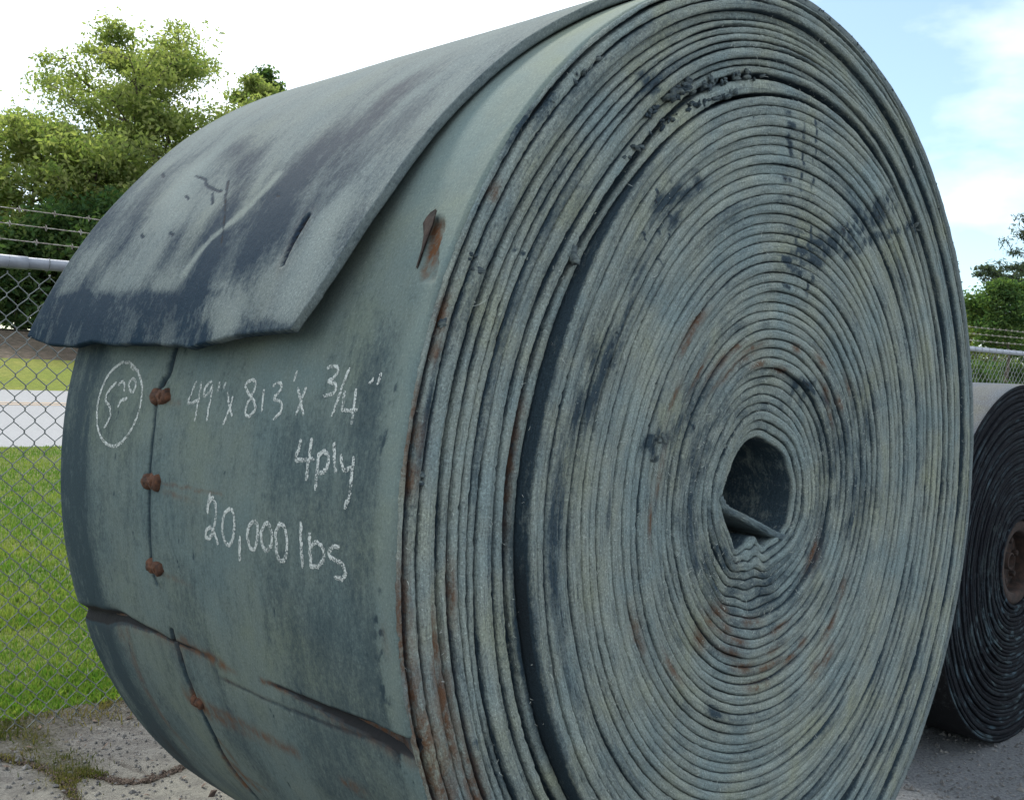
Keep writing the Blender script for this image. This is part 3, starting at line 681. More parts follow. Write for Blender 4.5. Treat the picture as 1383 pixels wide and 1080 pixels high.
# runs bleeding along the axle from the rivets
for (t0, s0, s1, s) in [(180.6, .76, .55, .5), (205.2, .74, .45, .75), (189.5, .77, .6, .35), (171.3, .77, .68, .35), (197.5, .6, .5, .6), (214.5, .75, .55, .5)]:
    along = smooth01(s1, s0 - .05, SS) * (SS < s0)
    rust = np.maximum(rust, s * along * np.exp(-((A - np.radians(t0 + 1.0 * (s0 - SS) * 2) * R) / (.006 + .01 * (s > .6))) ** 2))
for (pts, wd, sv) in [([(236, 866), (262, 878), (290, 890), (302, 898)], .012, .9), ([(200, 850), (226, 866)], .010, .8), ([(255, 940), (268, 950), (280, 962)], .020, 1.0), ([(285, 955), (320, 972), (360, 995), (400, 1015)], .013, .75), ([(300, 1020), (322, 1040), (345, 1062)], .014, 1.0), ([(296, 1000), (318, 1028)], .009, .7), ([(465, 1055), (490, 1072)], .008, .8), ([(170, 850), (186, 905), (215, 960), (250, 1005)], .014, .45), ([(354, 918), (385, 934)], .006, .9), ([(215, 652), (300, 668)], .0035, .5), ([(440, 960), (545, 1012)], .008, .45)]:
    q_ = np.array([side_ts(*p) for p in pts]); d_ = seg_d(A + .006 * fbm(A * 30, SS * 30, 78), SS, np.stack([np.radians(q_[:, 0]) * R, q_[:, 1]], -1)); rust = np.maximum(rust, sv * np.exp(-(d_ / wd) ** 2))
V = loc(R + hgt, np.radians(TH), SS)
uvc = np.stack([A, SS], -1)
layer = mk('outer_layer', V.reshape(-1, 3), gridF(len(th), len(ss)), M_SIDE, roll, True, uv=uvc.reshape(-1, 2), col=np.stack([np.clip(rust, 0, 1), np.clip(dark, 0, 1.4), np.clip(pale, 0, 1), pale * 0 + 1], -1).reshape(-1, 4))

def side_pt(t_deg, s, lift=0.0):
    r = R + lift; a = np.radians(t_deg)
    return np.array([r * math.cos(a), s, RZ + r * math.sin(a)])

# lip of rubber curled up at the torn patch
lip = MB()
base = [(153.8, .098), (155.0, .083), (156.4, .074), (158.2, .070)]
Vl = []
for i, (a_, s_) in enumerate(base):
    hgt_ = [.009, .008, .005, .001][i]
    for q in range(4):
        f = q / 3
        Vl.append(side_pt(a_ - f * .35 * (3 - i), s_ - [.030, .022, .011, .004][i] * f, .0005 + hgt_ * math.sin(f * 2.0)))
Vl = np.array(Vl); lip.add(Vl, gridF(4, 4)); lip.add(Vl + np.array([-.002, 0, .0015]), gridF(4, 4))
lp = lip.build('torn_lip', M_RUSTDARK, layer)

# rusty rivets bridging the seam
def rivet(t0, s0, sc=1.0):
    b = MB(); a = np.radians(t0); er = np.array([math.cos(a), 0, math.sin(a)]); et = np.array([-math.sin(a), 0, math.cos(a)]); ey = np.array([0, 1.0, 0])
    c0 = np.array([R * math.cos(a), s0, RZ + R * math.sin(a)])
    prof = [(0.0, .0075), (.004, .0084), (.0085, .0085), (.0115, .0060), (.0128, .002), (.0128, -.004)]
    for sgn in (-1, 1):
        n = 14; an = np.arange(n) / n * 2 * np.pi; Vv = []
        for q in an:
            wob_ = 1 + 0.13 * rng.normal()
            for (rr, hh) in prof:
                Vv.append(c0 + sgn * ey * .0118 * sc + sc * (er * hh + wob_ * rr * (np.cos(q) * et * 1.05 + np.sin(q) * ey * 1.15)))
        b.add(np.array(Vv), gridF(n, len(prof), True))
    P = [c0 + er * .004 * sc + ey * y * sc for y in (-.012, -.005, .005, .012)]
    b.tube(P, [.0075 * sc, .0055 * sc, .0055 * sc, .0075 * sc], 8)
    return b.build('rivet', M_RUST, layer)
for t0, s0, sc in [(170.9, .784, 1.40), (179.9, .782, 1.35), (189.0, .782, 1.2), (204.6, .750, .9)]:
    rivet(t0, s0, sc)

# ---- chalk writing on the outer layer, strokes read off as points on the surface
def z8(L): return [(230 + x / 3.274, 470 + y / 3.274) for x, y in L]
def z7(L): return [(120 + x / 4.32, 470 + y / 4.32) for x, y in L]
SIZE = [[(118, 145), (95, 200), (75, 246), (100, 241), (135, 226)], [(140, 150), (125, 240), (108, 325)], [(186, 150), (176, 148), (158, 170), (146, 205), (156, 216), (178, 192), (188, 158), (183, 210), (172, 270), (163, 322)], [(220, 150), (213, 192)], [(246, 150), (237, 186)],
        [(255, 195), (262, 250), (275, 302)], [(281, 212), (266, 262), (252, 300), (236, 340)],
        [(380, 146), (368, 135), (342, 150), (330, 170), (350, 205), (375, 240), (380, 275), (358, 300), (332, 297), (335, 262), (355, 222), (378, 178), (381, 150)], [(416, 180), (405, 290)], [(455, 167), (480, 150), (498, 160), (490, 190), (455, 226), (472, 228), (500, 240), (495, 280), (460, 316)], [(564, 100), (548, 150)],
        [(568, 175), (578, 230), (592, 298)], [(605, 170), (582, 235), (558, 296)],
        [(695, 90), (720, 78), (746, 84), (748, 105), (718, 138), (692, 150), (730, 155), (740, 178), (718, 207), (678, 211)], [(796, 85), (760, 180), (716, 302)], [(775, 190), (765, 240), (756, 275), (790, 276), (830, 270)], [(825, 180), (815, 250), (803, 335)], [(900, 132), (884, 155)], [(938, 106), (917, 160)]]
PLY = [[(580, 405), (570, 450), (555, 496), (600, 496), (640, 490)], [(628, 392), (615, 500), (605, 590)], [(660, 460), (650, 550), (645, 628)], [(655, 482), (680, 450), (706, 470), (700, 520), (677, 555), (655, 545)], [(726, 415), (728, 480), (735, 555)], [(758, 470), (760, 520), (777, 548), (804, 525)], [(812, 480), (805, 570), (795, 660), (772, 710)]]
LBS = [[(178, 635), (172, 670), (165, 735), (170, 690), (190, 656), (207, 690), (204, 760), (180, 840), (156, 842), (160, 802), (184, 790), (205, 832), (215, 870)], [(268, 710), (245, 722), (232, 780), (240, 850), (262, 876), (282, 840), (288, 770), (280, 716), (260, 712)], [(312, 830), (310, 942)],
       [(380, 760), (352, 780), (342, 830), (355, 885), (375, 896), (389, 850), (391, 790), (378, 758)], [(420, 775), (405, 812), (408, 870), (430, 901), (452, 870), (453, 800), (436, 770), (416, 778)], [(488, 770), (470, 820), (472, 900), (490, 946), (515, 930), (521, 850), (511, 790), (483, 770)],
       [(580, 768), (582, 870), (588, 975)], [(618, 810), (620, 900), (625, 972)], [(620, 882), (650, 852), (680, 880), (686, 930), (656, 966), (622, 962)], [(752, 886), (735, 870), (706, 890), (701, 920), (735, 936), (772, 960), (779, 1000), (765, 1022), (728, 1005)]]
NUM = [[(163, 197), (135, 228), (105, 266)], [(108, 266), (98, 310), (122, 338), (130, 390), (108, 440), (90, 462)], [(172, 218), (200, 190), (213, 212), (205, 255)], [(170, 345), (182, 320), (190, 300), (208, 304), (228, 292)], [(256, 178), (234, 200), (240, 250), (262, 260), (279, 222), (272, 182), (253, 176)],
       [(205, 86), (180, 92), (150, 118), (120, 152), (93, 205), (75, 260), (58, 320), (52, 372), (52, 425), (58, 478), (70, 515), (92, 550), (115, 566), (142, 573), (168, 566), (192, 550), (225, 512), (252, 470), (276, 420), (295, 370), (306, 315), (313, 260), (312, 215), (304, 172), (290, 138), (265, 108), (240, 86), (210, 84)], [(245, 110), (262, 118), (292, 134)]]
def chalk(lines, conv, label, wd):
    for ln in lines:
        mb = MB()
        p = np.array([side_ts(*q) for q in conv(ln)])
        a = np.radians(p[:, 0]) * R; s = p[:, 1]
        seg = np.concatenate([[0], np.cumsum(np.hypot(np.diff(a), np.diff(s)))])
        n = max(int(seg[-1] / 0.004), 4); q = np.linspace(0, seg[-1], n)
        a = np.interp(q, seg, a); s = np.interp(q, seg, s)
        if n > 9:
            k3 = np.array([.2, .6, .2])
            for _ in range(4):
                a[1:-1] = np.convolve(a, k3, 'valid'); s[1:-1] = np.convolve(s, k3, 'valid')
        a = a + 0.0008 * rng.normal(size=n); s = s + 0.0008 * rng.normal(size=n)
        da, dss = np.gradient(a), np.gradient(s); L = np.hypot(da, dss) + 1e-9
        ww = wd * (0.85 + 0.35 * rng.random(n)); ww[0] *= .6; ww[-1] *= .5
        rows = []
        for f in (-1, -.35, .35, 1):
            aa = a - dss / L * ww * f; s2 = s + da / L * ww * f
            h2 = 0.0010 + 0.0007 * (1 - f * f)
            # follow the surface relief below the stroke
            i = np.clip(np.searchsorted(th, np.degrees(aa / R)), 1, len(th) - 1); j = np.clip(np.searchsorted(ss, s2), 1, len(ss) - 1)
            hh = np.maximum(np.maximum(hgt[i, j], hgt[i - 1, j - 1]), np.maximum(hgt[i - 1, j], hgt[i, j - 1]))
            ang = aa / R; r_ = R + hh + h2
            rows.append(np.stack([r_ * np.cos(ang), s2, RZ + r_ * np.sin(ang)], -1))
        mb.add(np.stack(rows, 1).reshape(-1, 3), gridF(n, 4))
        mb.build('chalk_stroke', M_CHALK, layer, True)
chalk(SIZE, z8, 'white chalk figures 49" x 813\' x 3/4"', .0030)
chalk(PLY, z8, 'white chalk words 4 ply', .0037)
chalk(LBS, z8, 'white chalk words 20,000 lbs', .0037)
chalk(NUM, z7, 'white chalk number 520 inside a drawn ring', .0034)

# ---- the loose outer end draped over the roll
RIGHT = [(-70, 0), (60, 0), (95, .015), (112, .075), (124, .125), (131, .154), (137, .174), (143, .181), (148.6, .181), (151.7, .184), (156, .201), (160, .220), (162.4, .244), (164.2, .268), (166.4, .300)]
LEFT = [(-70, 1.245), (60, 1.245), (95, 1.262), (110, 1.30), (121, 1.335), (134, 1.372), (153, 1.372), (160, 1.386), (163, 1.396), (166.4, 1.412)]
ENDT = [(.26, 164.1), (.278, 164.5), (.36, 164.8), (.455, 165.1), (.555, 165.9), (.60, 166.3), (.665, 166.1), (.79, 166.0), (.92, 166.25), (1.04, 165.9), (1.149, 166.45), (1.278, 166.3), (1.425, 165.4)]
nth, nsf = 760, 300
q0 = np.linspace(0, 1, nth); f0 = np.linspace(0, 1, nsf)
Qg, Fg = np.meshgrid(q0, f0, indexing='ij')
sR166 = np.interp(166, *zip(*RIGHT)); sL166 = np.interp(166, *zip(*LEFT))
endth = np.interp(sR166 + Fg * (sL166 - sR166), [a for a, _ in ENDT], [b for _, b in ENDT]) + 0.12 * fbm(Fg * 40, Fg * 0, 81)
qq = Qg ** 0.75
THF = -62 + (endth + 62) * qq
sRt = np.interp(THF, *zip(*RIGHT)); sLt = np.interp(THF, *zip(*LEFT))
k5 = np.ones(31) / 31
sRt_s = sRt.copy(); sLt_s = sLt.copy()
for j in range(0, nsf):
    sRt_s[15:-15, j] = np.convolve(sRt[:, j], k5, 'valid'); sLt_s[15:-15, j] = np.convolve(sLt[:, j], k5, 'valid')
SF = sRt_s + Fg * (sLt_s - sRt_s) + 0.0012 * fbm(THF * .5, Fg * 3, 83) * (np.abs(Fg - .5) > .49)
AF = np.radians(THF) * R
liftf = 0.035 * smooth01(135, 166, THF) + 0.004 * smooth01(100, 140, THF) + 0.006 * smooth01(158, 166, THF) * fbm(SF * 5, SF * 0, 85)
hf = 0.0025 * fbm(AF * 2, SF * 2.5, 87) + 0.0008 * fbm(AF * 12, SF * 12, 89)
# gouge
ga = np.array([side_ts(*p, R + .04) for p in [(418, 297), (410, 315), (400, 338), (391, 362)]]); gd = seg_d(AF, SF, np.stack([np.radians(ga[:, 0]) * R, ga[:, 1]], -1))
gw = 0.0026 + 0.0040 * np.exp(-((AF - np.radians(ga[0, 0]) * R) / .05) ** 2)
hf += -0.010 * np.exp(-(gd / gw) ** 2) + 0.001 * np.exp(-((gd - .010) / .004) ** 2)
cr = np.zeros_like(AF)
for pl in [[(308, 245), (307, 270), (308, 300), (307, 335)], [(262, 236), (275, 240), (280, 252), (300, 260)], [(216, 232), (219, 237)], [(288, 262), (290, 278)], [(250, 265), (256, 270)], [(235, 318), (240, 322)], [(196, 320), (200, 324)], [(376, 266), (380, 268)]]:
    g_ = np.array([side_ts(*p, R + .035) for p in pl]); d_ = seg_d(AF + 0.003 * fbm(SF * 60, AF * 60, 91), SF, np.stack([np.radians(g_[:, 0]) * R, g_[:, 1]], -1)); cr = np.maximum(cr, np.exp(-(d_ / .0026) ** 2))
hf += -0.0012 * cr
baseR = rout(THF % 360) + 0.0015
# sheet: top side then round the rims to the under side
thick = 0.0185
top = baseR + liftf + thick + hf
bot = baseR + liftf + 0.0
darkf = 0.88 * smooth01(159.6, 161.0, THF + 1.1 * fbm(SF * 3, AF * 3, 93) - 3.6 * smooth01(.52, .40, SF)) * (0.75 + .75 * fbm(AF * 1.5, SF * 16, 95))
streak = fbm(AF * 1.6 + SF * 1.8, SF * 6.5 - AF * 2.2, 97)
darkf += 0.30 * smooth01(-.1, .40, streak) * smooth01(120, 135, THF) + 0.22 * smooth01(0, .5, fbm(AF * 4, SF * 5, 99)) + 0.30 * smooth01(1.28, 1.36, SF)
for (px, py, a, b, s) in [(330, 230, .10, .05, .7), (300, 310, .10, .05, .7), (280, 390, .08, .05, .6), (420, 220, .14, .06, .7), (470, 200, .12, .05, .6), (350, 330, .12, .04, .5), (120, 410, .05, .06, .8), (200, 400, .04, .09, .4), (380, 300, .10, .04, .5), (240, 340, .05, .03, .4), (150, 300, .08, .05, .5), (520, 130, .1, .05, .4)]:
    t0, s0 = side_ts(px, py, R + .035); darkf += .95 * s * np.exp(-(((AF - np.radians(t0) * R) / a) ** 2 + ((SF - s0 + .25 * (AF - np.radians(t0) * R)) / b) ** 2))
palef = 0.35 * smooth01(146, 128, THF) + 0.0 * AF  # paler towards the top of the drape
for (px, py, a, b, s) in [(300, 270, .08, .07, .6), (318, 428, .05, .05, 1.4), (170, 385, .04, .10, .5), (230, 390, .03, .08, .4), (440, 330, .06, .03, .5), (230, 260, .06, .06, .4), (370, 390, .05, .04, .4), (340, 270, .10, .02, .5), (600, 120, .15, .04, .5), (130, 350, .05, .08, .35)]:
    t0, s0 = side_ts(px, py, R + .035); palef += .9 * s * np.exp(-(((AF - np.radians(t0) * R) / a) ** 2 + ((SF - s0 + .2 * (AF - np.radians(t0) * R)) / b) ** 2))
for (pts, wd, sv) in [([(560, 100), (500, 145), (440, 200), (360, 270), (310, 340), (268, 400)], .062, .85), ([(318, 195), (335, 235), (305, 290), (290, 330)], .040, .75), ([(150, 285), (125, 335), (100, 380), (75, 430)], .05, .55), ([(250, 330), (222, 385), (205, 425)], .030, .6), ([(380, 320), (330, 385), (290, 430)], .036, .75), ([(470, 215), (420, 300), (400, 340)], .022, .6), ([(215, 235), (195, 300), (165, 350)], .030, .35), ([(600, 70), (540, 110)], .05, .5)]:
    q_ = np.array([side_ts(*p, R + .035) for p in pts]); d_ = seg_d(AF + .03 * fbm(AF * 6, SF * 6, 103), SF + .03 * fbm(AF * 6, SF * 6, 104), np.stack([np.radians(q_[:, 0]) * R, q_[:, 1]], -1)); darkf += .72 * sv * np.exp(-(d_ / (wd * 1.1)) ** 2) * (.75 + .6 * fbm(AF * 9, SF * 22, 105))
for (pts, wd, sv) in [([(372, 238), (335, 285), (295, 325), (262, 372)], .013, 1.0), ([(462, 290), (432, 355), (400, 420)], .035, .7), ([(262, 225), (238, 290)], .05, .6), ([(300, 410), (330, 440)], .03, .6)]:
    q_ = np.array([side_ts(*p, R + .035) for p in pts]); d_ = seg_d(AF + .02 * fbm(AF * 7, SF * 7, 106), SF + .02 * fbm(AF * 7, SF * 7, 107), np.stack([np.radians(q_[:, 0]) * R, q_[:, 1]], -1)); pp_ = sv * np.exp(-(d_ / wd) ** 2); palef += pp_; darkf *= 1 - .5 * np.clip(pp_, 0, 1)
darkf += 1.2 * np.exp(-(gd / (gw * .9)) ** 2) + 0.9 * cr
rustf = 0.15 * np.exp(-(gd / .02) ** 2) + 0.02 * smooth01(.15, .5, fbm(AF * 7, SF * 7, 101))
darkf = .66 * np.clip(darkf, 0, 1.0); darkf = np.where((gd < gw * 1.2) | (cr > .4), darkf + .7, darkf)
# columns of the cross section: underside (coarse), front rim, top grid, back rim
def rim(Sx, rad, i): return loc(rad, np.radians(THF[:, i]), Sx)
colsV = [rim(SF[:, -1] - .03, bot[:, -1], -1), rim(SF[:, nsf // 2], bot[:, nsf // 2], nsf // 2), rim(SF[:, 0] + .03, bot[:, 0], 0), rim(SF[:, 0] + .004, bot[:, 0] + .0002, 0), rim(SF[:, 0] - .0006, bot[:, 0] + .003, 0),
         rim(SF[:, 0] - .0012 + .0008 * rng.normal(size=nth), bot[:, 0] + .0065, 0), rim(SF[:, 0] - .0008 + .0006 * rng.normal(size=nth), bot[:, 0] + .012, 0), rim(SF[:, 0] - .0002, bot[:, 0] + .0165, 0)]
topV = loc(top, np.radians(THF), SF)
rimb = [rim(SF[:, -1] + .001, bot[:, -1] + .013, -1), rim(SF[:, -1] + .001, bot[:, -1] + .004, -1), rim(SF[:, -1] - .003, bot[:, -1], -1)]
allV = np.concatenate([np.stack(colsV, 1), topV, np.stack(rimb, 1)], 1)
nc = allV.shape[1]
def padc(a, l, r_): return np.concatenate([np.repeat(a[:, :1], 8, 1) * 0 + l, a, np.repeat(a[:, :1], 3, 1) * 0 + r_], 1)
colF = np.stack([padc(np.clip(rustf, 0, 1), 0, 0), padc(np.clip(darkf, 0, 1.4), .1, .3), padc(np.clip(palef, 0, 1), .3, .1), padc(palef * 0 + 1, 1, 1)], -1)
Scol = np.concatenate([np.stack([SF[:, -1], SF[:, nsf // 2], SF[:, 0] + .03, SF[:, 0] - .018, SF[:, 0] - .016, SF[:, 0] - .012, SF[:, 0] - .006, SF[:, 0] - .002], 1), SF, np.stack([SF[:, -1] + .005, SF[:, -1] + .012, SF[:, -1] + .018], 1)], 1)
Acol = np.concatenate([np.repeat(AF[:, :1], 8, 1), AF, np.repeat(AF[:, -1:], 3, 1)], 1)
# end cap row: fold the last row down to the underside
capV = allV[-1].copy(); tgt = np.interp(np.arange(nc), [0, 8, 8 + nsf - 1, nc - 1], [0, 0, 0, 0])
rows = [allV.reshape(-1, 3)]
def lower(f, dth):
    r_ = bot[-1] + (top[-1] - bot[-1]) * f
    a_ = np.radians(THF[-1] + dth); mid = loc(r_, a_, SF[-1])
    full = allV[-1].copy(); full[8:8 + nsf] = mid; return full
ex = np.stack([lower(.75, .06), lower(.35, .08 + .0), lower(0.02, .02), lower(0.0, -1.5)], 0)
allV = np.concatenate([allV, ex], 0)
ne = allV.shape[0]
colF = np.concatenate([colF, np.repeat(colF[-1:], 4, 0)], 0)
uvF = np.stack([Acol, Scol], -1); uvF = np.concatenate([uvF, uvF[-1:] + np.array([.005, 0]), uvF[-1:] + np.array([.012, 0]), uvF[-1:] + np.array([.02, 0]), uvF[-1:] + np.array([.05, 0])], 0)
Fq = gridF(ne, nc)
mk('loose_end', allV.reshape(-1, 3), Fq, M_FLAP, roll, True, uv=uvF.reshape(-1, 2), col=colF.reshape(-1, 4))

# torn scraps of rubber caught between windings, small spurs on the edges
scr = MB(); r2 = np.random.default_rng(21)
def lump(c_, sz):
    n = 8; m = 5; Vv = []
    dirs = r2.normal(size=3); dirs /= np.linalg.norm(dirs)
    for i in range(n):
        for j in range(m):
            a_ = i / n * 2 * np.pi; b_ = (j / (m - 1) - .5) * np.pi
            d_ = np.array([np.cos(a_) * np.cos(b_), np.sin(a_) * np.cos(b_), np.sin(b_)]) * (0.75 + .5 * r2.random())
            Vv.append(c_ + sz * (d_ + dirs * (d_ @ dirs) * 1.2))
    scr.add(np.array(Vv), gridF(n, m, True))
def fpos(px, py, d=0.0):
    a_, b_ = face_uv(px, py); return np.array([a_, d, RZ + b_])
for (px, py, n, sp_, sz) in [(785, 100, 9, 14, .0042), (918, 122, 16, 12, .006), (880, 150, 9, 14, .005), (960, 112, 16, 18, .0045), (1000, 103, 12, 18, .0045), (945, 140, 12, 18, .0042), (985, 128, 10, 16, .004), (900, 165, 10, 12, .004), (860, 200, 8, 12, .0036), (745, 145, 4, 6, .005), (640, 345, 4, 8, .005), (635, 360, 3, 6, .006), (775, 346, 2, 3, .008), (568, 635, 3, 8, .006), (672, 268, 2, 3, .007), (600, 432, 2, 4, .006), (1240, 305, 2, 4, .006), (890, 605, 4, 8, .005)]:
    r0_, t0_ = face_pol(px, py)
    for _ in range(n):
        da = r2.normal() * sp_ / 560.0; rr = r0_ + r2.normal() * .004; a_ = np.radians(t0_) + da / r0_
        lump(np.array([rr * math.cos(a_), r2.uniform(-.004, .006), RZ + rr * math.sin(a_)]), sz * r2.uniform(.5, 1.2))
# spurs that fray the rims
for _ in range(260):
    a_ = r2.uniform(-60, 110); a_r = np.radians(a_); k = r2.integers(0, 5)
    rad = [R + .004, .866, .832, R - .03, R - .07][k] if a_ > 100 else [R + .006, R + .004, R - .02, R - .05, R + .006][k]
    lump(np.array([rad * math.cos(a_r), r2.uniform(-.002, .005), max(RZ + rad * math.sin(a_r), .01)]), r2.uniform(.0008, .0020))
so_ = scr.build('rubber_scrap', M_FACE, roll, True); so_['kind'] = 'stuff'
me = so_.data
l_ = me.uv_layers.new(name='uv')
vi = np.empty(len(me.loops), dtype=np.int32); me.loops.foreach_get('vertex_index', vi)
vco = np.empty(len(me.vertices) * 3, dtype=np.float32); me.vertices.foreach_get('co', vco); vco = vco.reshape(-1, 3)[vi]
l_.data.foreach_set('uv', np.stack([vco[:, 0] + vco[:, 1], vco[:, 2] + .5 * vco[:, 1]], -1).astype(np.float32).reshape(-1))
pa3 = me.color_attributes.new('paint', 'FLOAT_COLOR', 'POINT'); pa3.data.foreach_set('color', np.tile(np.array([0.05, .45, 0, 1], dtype=np.float32), len(me.vertices)))
# loose threads frayed out of the cut edges
NF = 7500; fb = np.random.default_rng(23)
rad = np.where(fb.random(NF) < .75, fb.uniform(.16, .83, NF), fb.uniform(.83, 1.1, NF)); ang = fb.uniform(0, 2 * np.pi, NF)
keep = (vnoise(rad * 14 + 50, ang * 6 + 50, 24) + fb.normal(size=NF) * .5) > -.1
rad, ang = rad[keep], ang[keep]; NF = len(rad)
dsh = np.interp(rad, [.14, .3, .5, .8, .83, 1.1], [.056, .032, .012, -.002, .0, .0]) - .001 - np.where(rad < .83, prot(np.degrees(ang)) * np.clip((rad - .14) / .69, 0, 1) ** 4, 0)
P0 = np.stack([rad * np.cos(ang), dsh, RZ + rad * np.sin(ang)], -1)
dr = fb.normal(size=(NF, 3)) * np.array([1, .35, 1]); dr[:, 1] = -np.abs(dr[:, 1]); dr /= np.linalg.norm(dr, axis=1)[:, None]
L = fb.uniform(.002, .009, NF)[:, None] * np.where(fb.random((NF, 1)) < .08, 2.0, 1)
bend = fb.normal(size=(NF, 3)) * .45
P1 = P0 + dr * L * .5; P2 = P1 + (dr + bend) * L * .5
wv = np.cross(dr, fb.normal(size=(NF, 3))); wv /= np.linalg.norm(wv, axis=1)[:, None]; wv *= .00036
V = np.stack([P0 - wv, P0 + wv, P1 - wv, P1 + wv, P2 - wv * .6, P2 + wv * .6], 1).reshape(-1, 3)
b = np.arange(NF)[:, None] * 6
F = np.concatenate([b + np.array([0, 1, 3, 2]), b + np.array([2, 3, 5, 4])])
fo = mk('frayed_thread', V, F, M_FIBRE, roll, False); fo['kind'] = 'stuff'

# ------------------------------------------------------------------ the second, black roll
C2 = np.array([2.0245, 4.0469]); R2, A2, W2 = 0.7003, 0.7502714, 1.22
roll2 = empty('belt_roll', (C2[0], C2[1], 0), A2)
tag(roll2, 'smaller black belt roll with a rusty steel core standing behind the huge roll', 'belt roll', 'rolls of conveyor belt in the yard')
def loc2(r, thr, s): return np.stack([r * np.cos(thr), s * np.ones_like(r), np.maximum(R2 + r * np.sin(thr), 0.002)], -1)
NB2 = 34; e2_ = np.random.default_rng(33)
w2_ = e2_.uniform(.8, 1.2, NB2); c2_ = np.concatenate([[0], np.cumsum(w2_)]) / w2_.sum()
def paint2(r, th):
    n = vnoise(np.radians(th) * 7 + 30, r * 70 + 3, 35) + .6 * vnoise(np.radians(th) * 22 + 30, r * 110 + 9, 36)
    low = smooth01(170, 215, th % 360) * smooth01(350, 300, th % 360)
    return r * 0 + .0, r * 0, np.clip(smooth01(.50 - .25 * low, 1.15, n) * (.5 + .6 * low), 0, 1) * 1.0
def b2(k, th): return .168 + (R2 - .168) * c2_[k] + per(np.radians(th), 1500 + k, 3, 20, .0004) * (0 < k < NB2) + per(np.radians(th), 1490 + k // 4, 1, 3, .0008) * (0 < k < NB2)
for k in range(NB2):
    rnd = e2_.normal() * .003
    winding(lambda th, k=k: b2(k, th), lambda th, k=k: b2(k + 1, th), lambda th, rnd=rnd, k=k: rnd + per(np.radians(th), 1600 + k, 1, 5, .0012), 5000 + 10 * k, .0009, .0009, M_BLACK, W_=W2, local=loc2, paint=paint2, parent=roll2, relief=.8, na=300)
th2 = np.radians(np.arange(0, 361, 1.5)); s2_ = np.concatenate([[.003, .008], np.linspace(.02, W2, 60)])
T2, S2 = np.meshgrid(th2, s2_, indexing='ij')
h2 = .002 * fbm(T2 * 2, S2 * 3, 39) - .003 * np.exp(-(S2 / .004) ** 2) + .0012
mk('outer_layer', loc2(R2 + h2, T2, S2).reshape(-1, 3), gridF(len(th2), len(s2_)), M_GREYTOP, roll2, True, uv=np.stack([T2 * R2, S2], -1).reshape(-1, 2), col=np.stack([T2 * 0, .3 * smooth01(0, .5, fbm(T2 * 3, S2 * 4, 40)) + 0.95 * smooth01(150, 188, np.degrees(T2) + 8 * fbm(T2 * 5, S2 * 5, 44)), T2 * 0, T2 * 0 + 1], -1).reshape(-1, 4))  # underside shade of the roll painted into the cover's dark mask
core = MB()
core.lathe([(.166, .02), (.1665, .012), (.160, .006), (.150, .006), (.128, .010), (.122, .016), (.120, .05), (.119, .5), (.119, 1.2)], 64, 1, (0, 0, R2))
core.build('steel_core', M_RUSTDARK, roll2)
pl = MB(); pl.lathe([(.121, .062), (.10, .058), (.05, .062), (.034, .064), (.034, .034), (.028, .032), (.028, .3)], 40, 1, (0, 0, R2))
for i in range(6):
    a_ = i / 6 * 2 * np.pi + .3; c_ = np.array([.082 * math.cos(a_), 0, R2 + .082 * math.sin(a_)])
    pl.lathe([(0.0001, .040), (.012, .041), (.013, .046), (.013, .064)], 6, 1, c_)
pl.build('hub_plate', M_RUSTDARK, roll2)

# ------------------------------------------------------------------ chain-link fence with barbed wire
fence = empty('chain_link_fence', (FO[0], FO[1], 0), FANG)
tag(fence, 'galvanised chain-link fence with three strands of barbed wire behind the rolls', 'fence')
RAILS = 0.0085          # the ground falls a little towards the left end
def railz(x): return 1.672 + RAILS * x
PIT, LEV, NL = 0.036, 0.040, 42
def wire_mesh(ph):
    P = []
    for j in range(NL):
        x = 0.0 if (j + ph) % 2 == 0 else PIT
        x = x + (0.0012 if x > 0 else -0.0012); y = (0.0016 if x > 0 else -0.0016)
        z = .02 + j * LEV
        P += [(x * .985 + .0003, y, z - .004), (x, y, z), (x * .985 + .0003, -y, z + .004)]
    return np.array(P)
wires = []
for ph in (0, 1):
    V, Q, T3 = tube(wire_mesh(ph), .0019, 4)
    wires.append(mk('wire', V, [Q, T3], M_WIRE, fence, True))
T_0 = -1.02
for i in range(300):
    o = wires[i % 2] if i < 2 else wires[i % 2].copy()
    if i >= 2: COL.objects.link(o); o.parent = fence
    o.location = (T_0 + i * PIT, 0.004 * math.sin(i * .37), .006 * math.sin(i * .11) - .025 + RAILS * (T_0 + i * PIT))
    o.rotation_euler = (0.003 * math.sin(i * .9), 0, 0)
FL0, FL1 = T_0 - .1, T_0 + 300 * PIT + .1
rl = MB(); xs = np.linspace(FL0, FL1, 40); rl.tube(np.stack([xs, 0 * xs, railz(xs) + .004 * np.sin(xs * 1.3)], -1), .0208, 14)
rl.build('top_rail', M_GALV, fence)
for x in (0.03, 6.1):
    sl_ = MB(); xs = np.linspace(-.06, .06, 4); sl_.tube(np.stack([x + xs, 0 * xs, railz(x + xs)], -1), .0235, 14); sl_.build('rail_sleeve', M_GALV, fence)
ties = MB()
for x in np.arange(FL0 + .2, FL1, .135):
    a_ = np.linspace(0, 2 * np.pi, 13); ties.tube(np.stack([x + .004 * np.cos(a_ * .5), .023 * np.cos(a_), railz(x) + .023 * np.sin(a_)], -1), .0016, 4)
to = ties.build('tie_wire', M_WIRE, fence); to['kind'] = 'stuff'
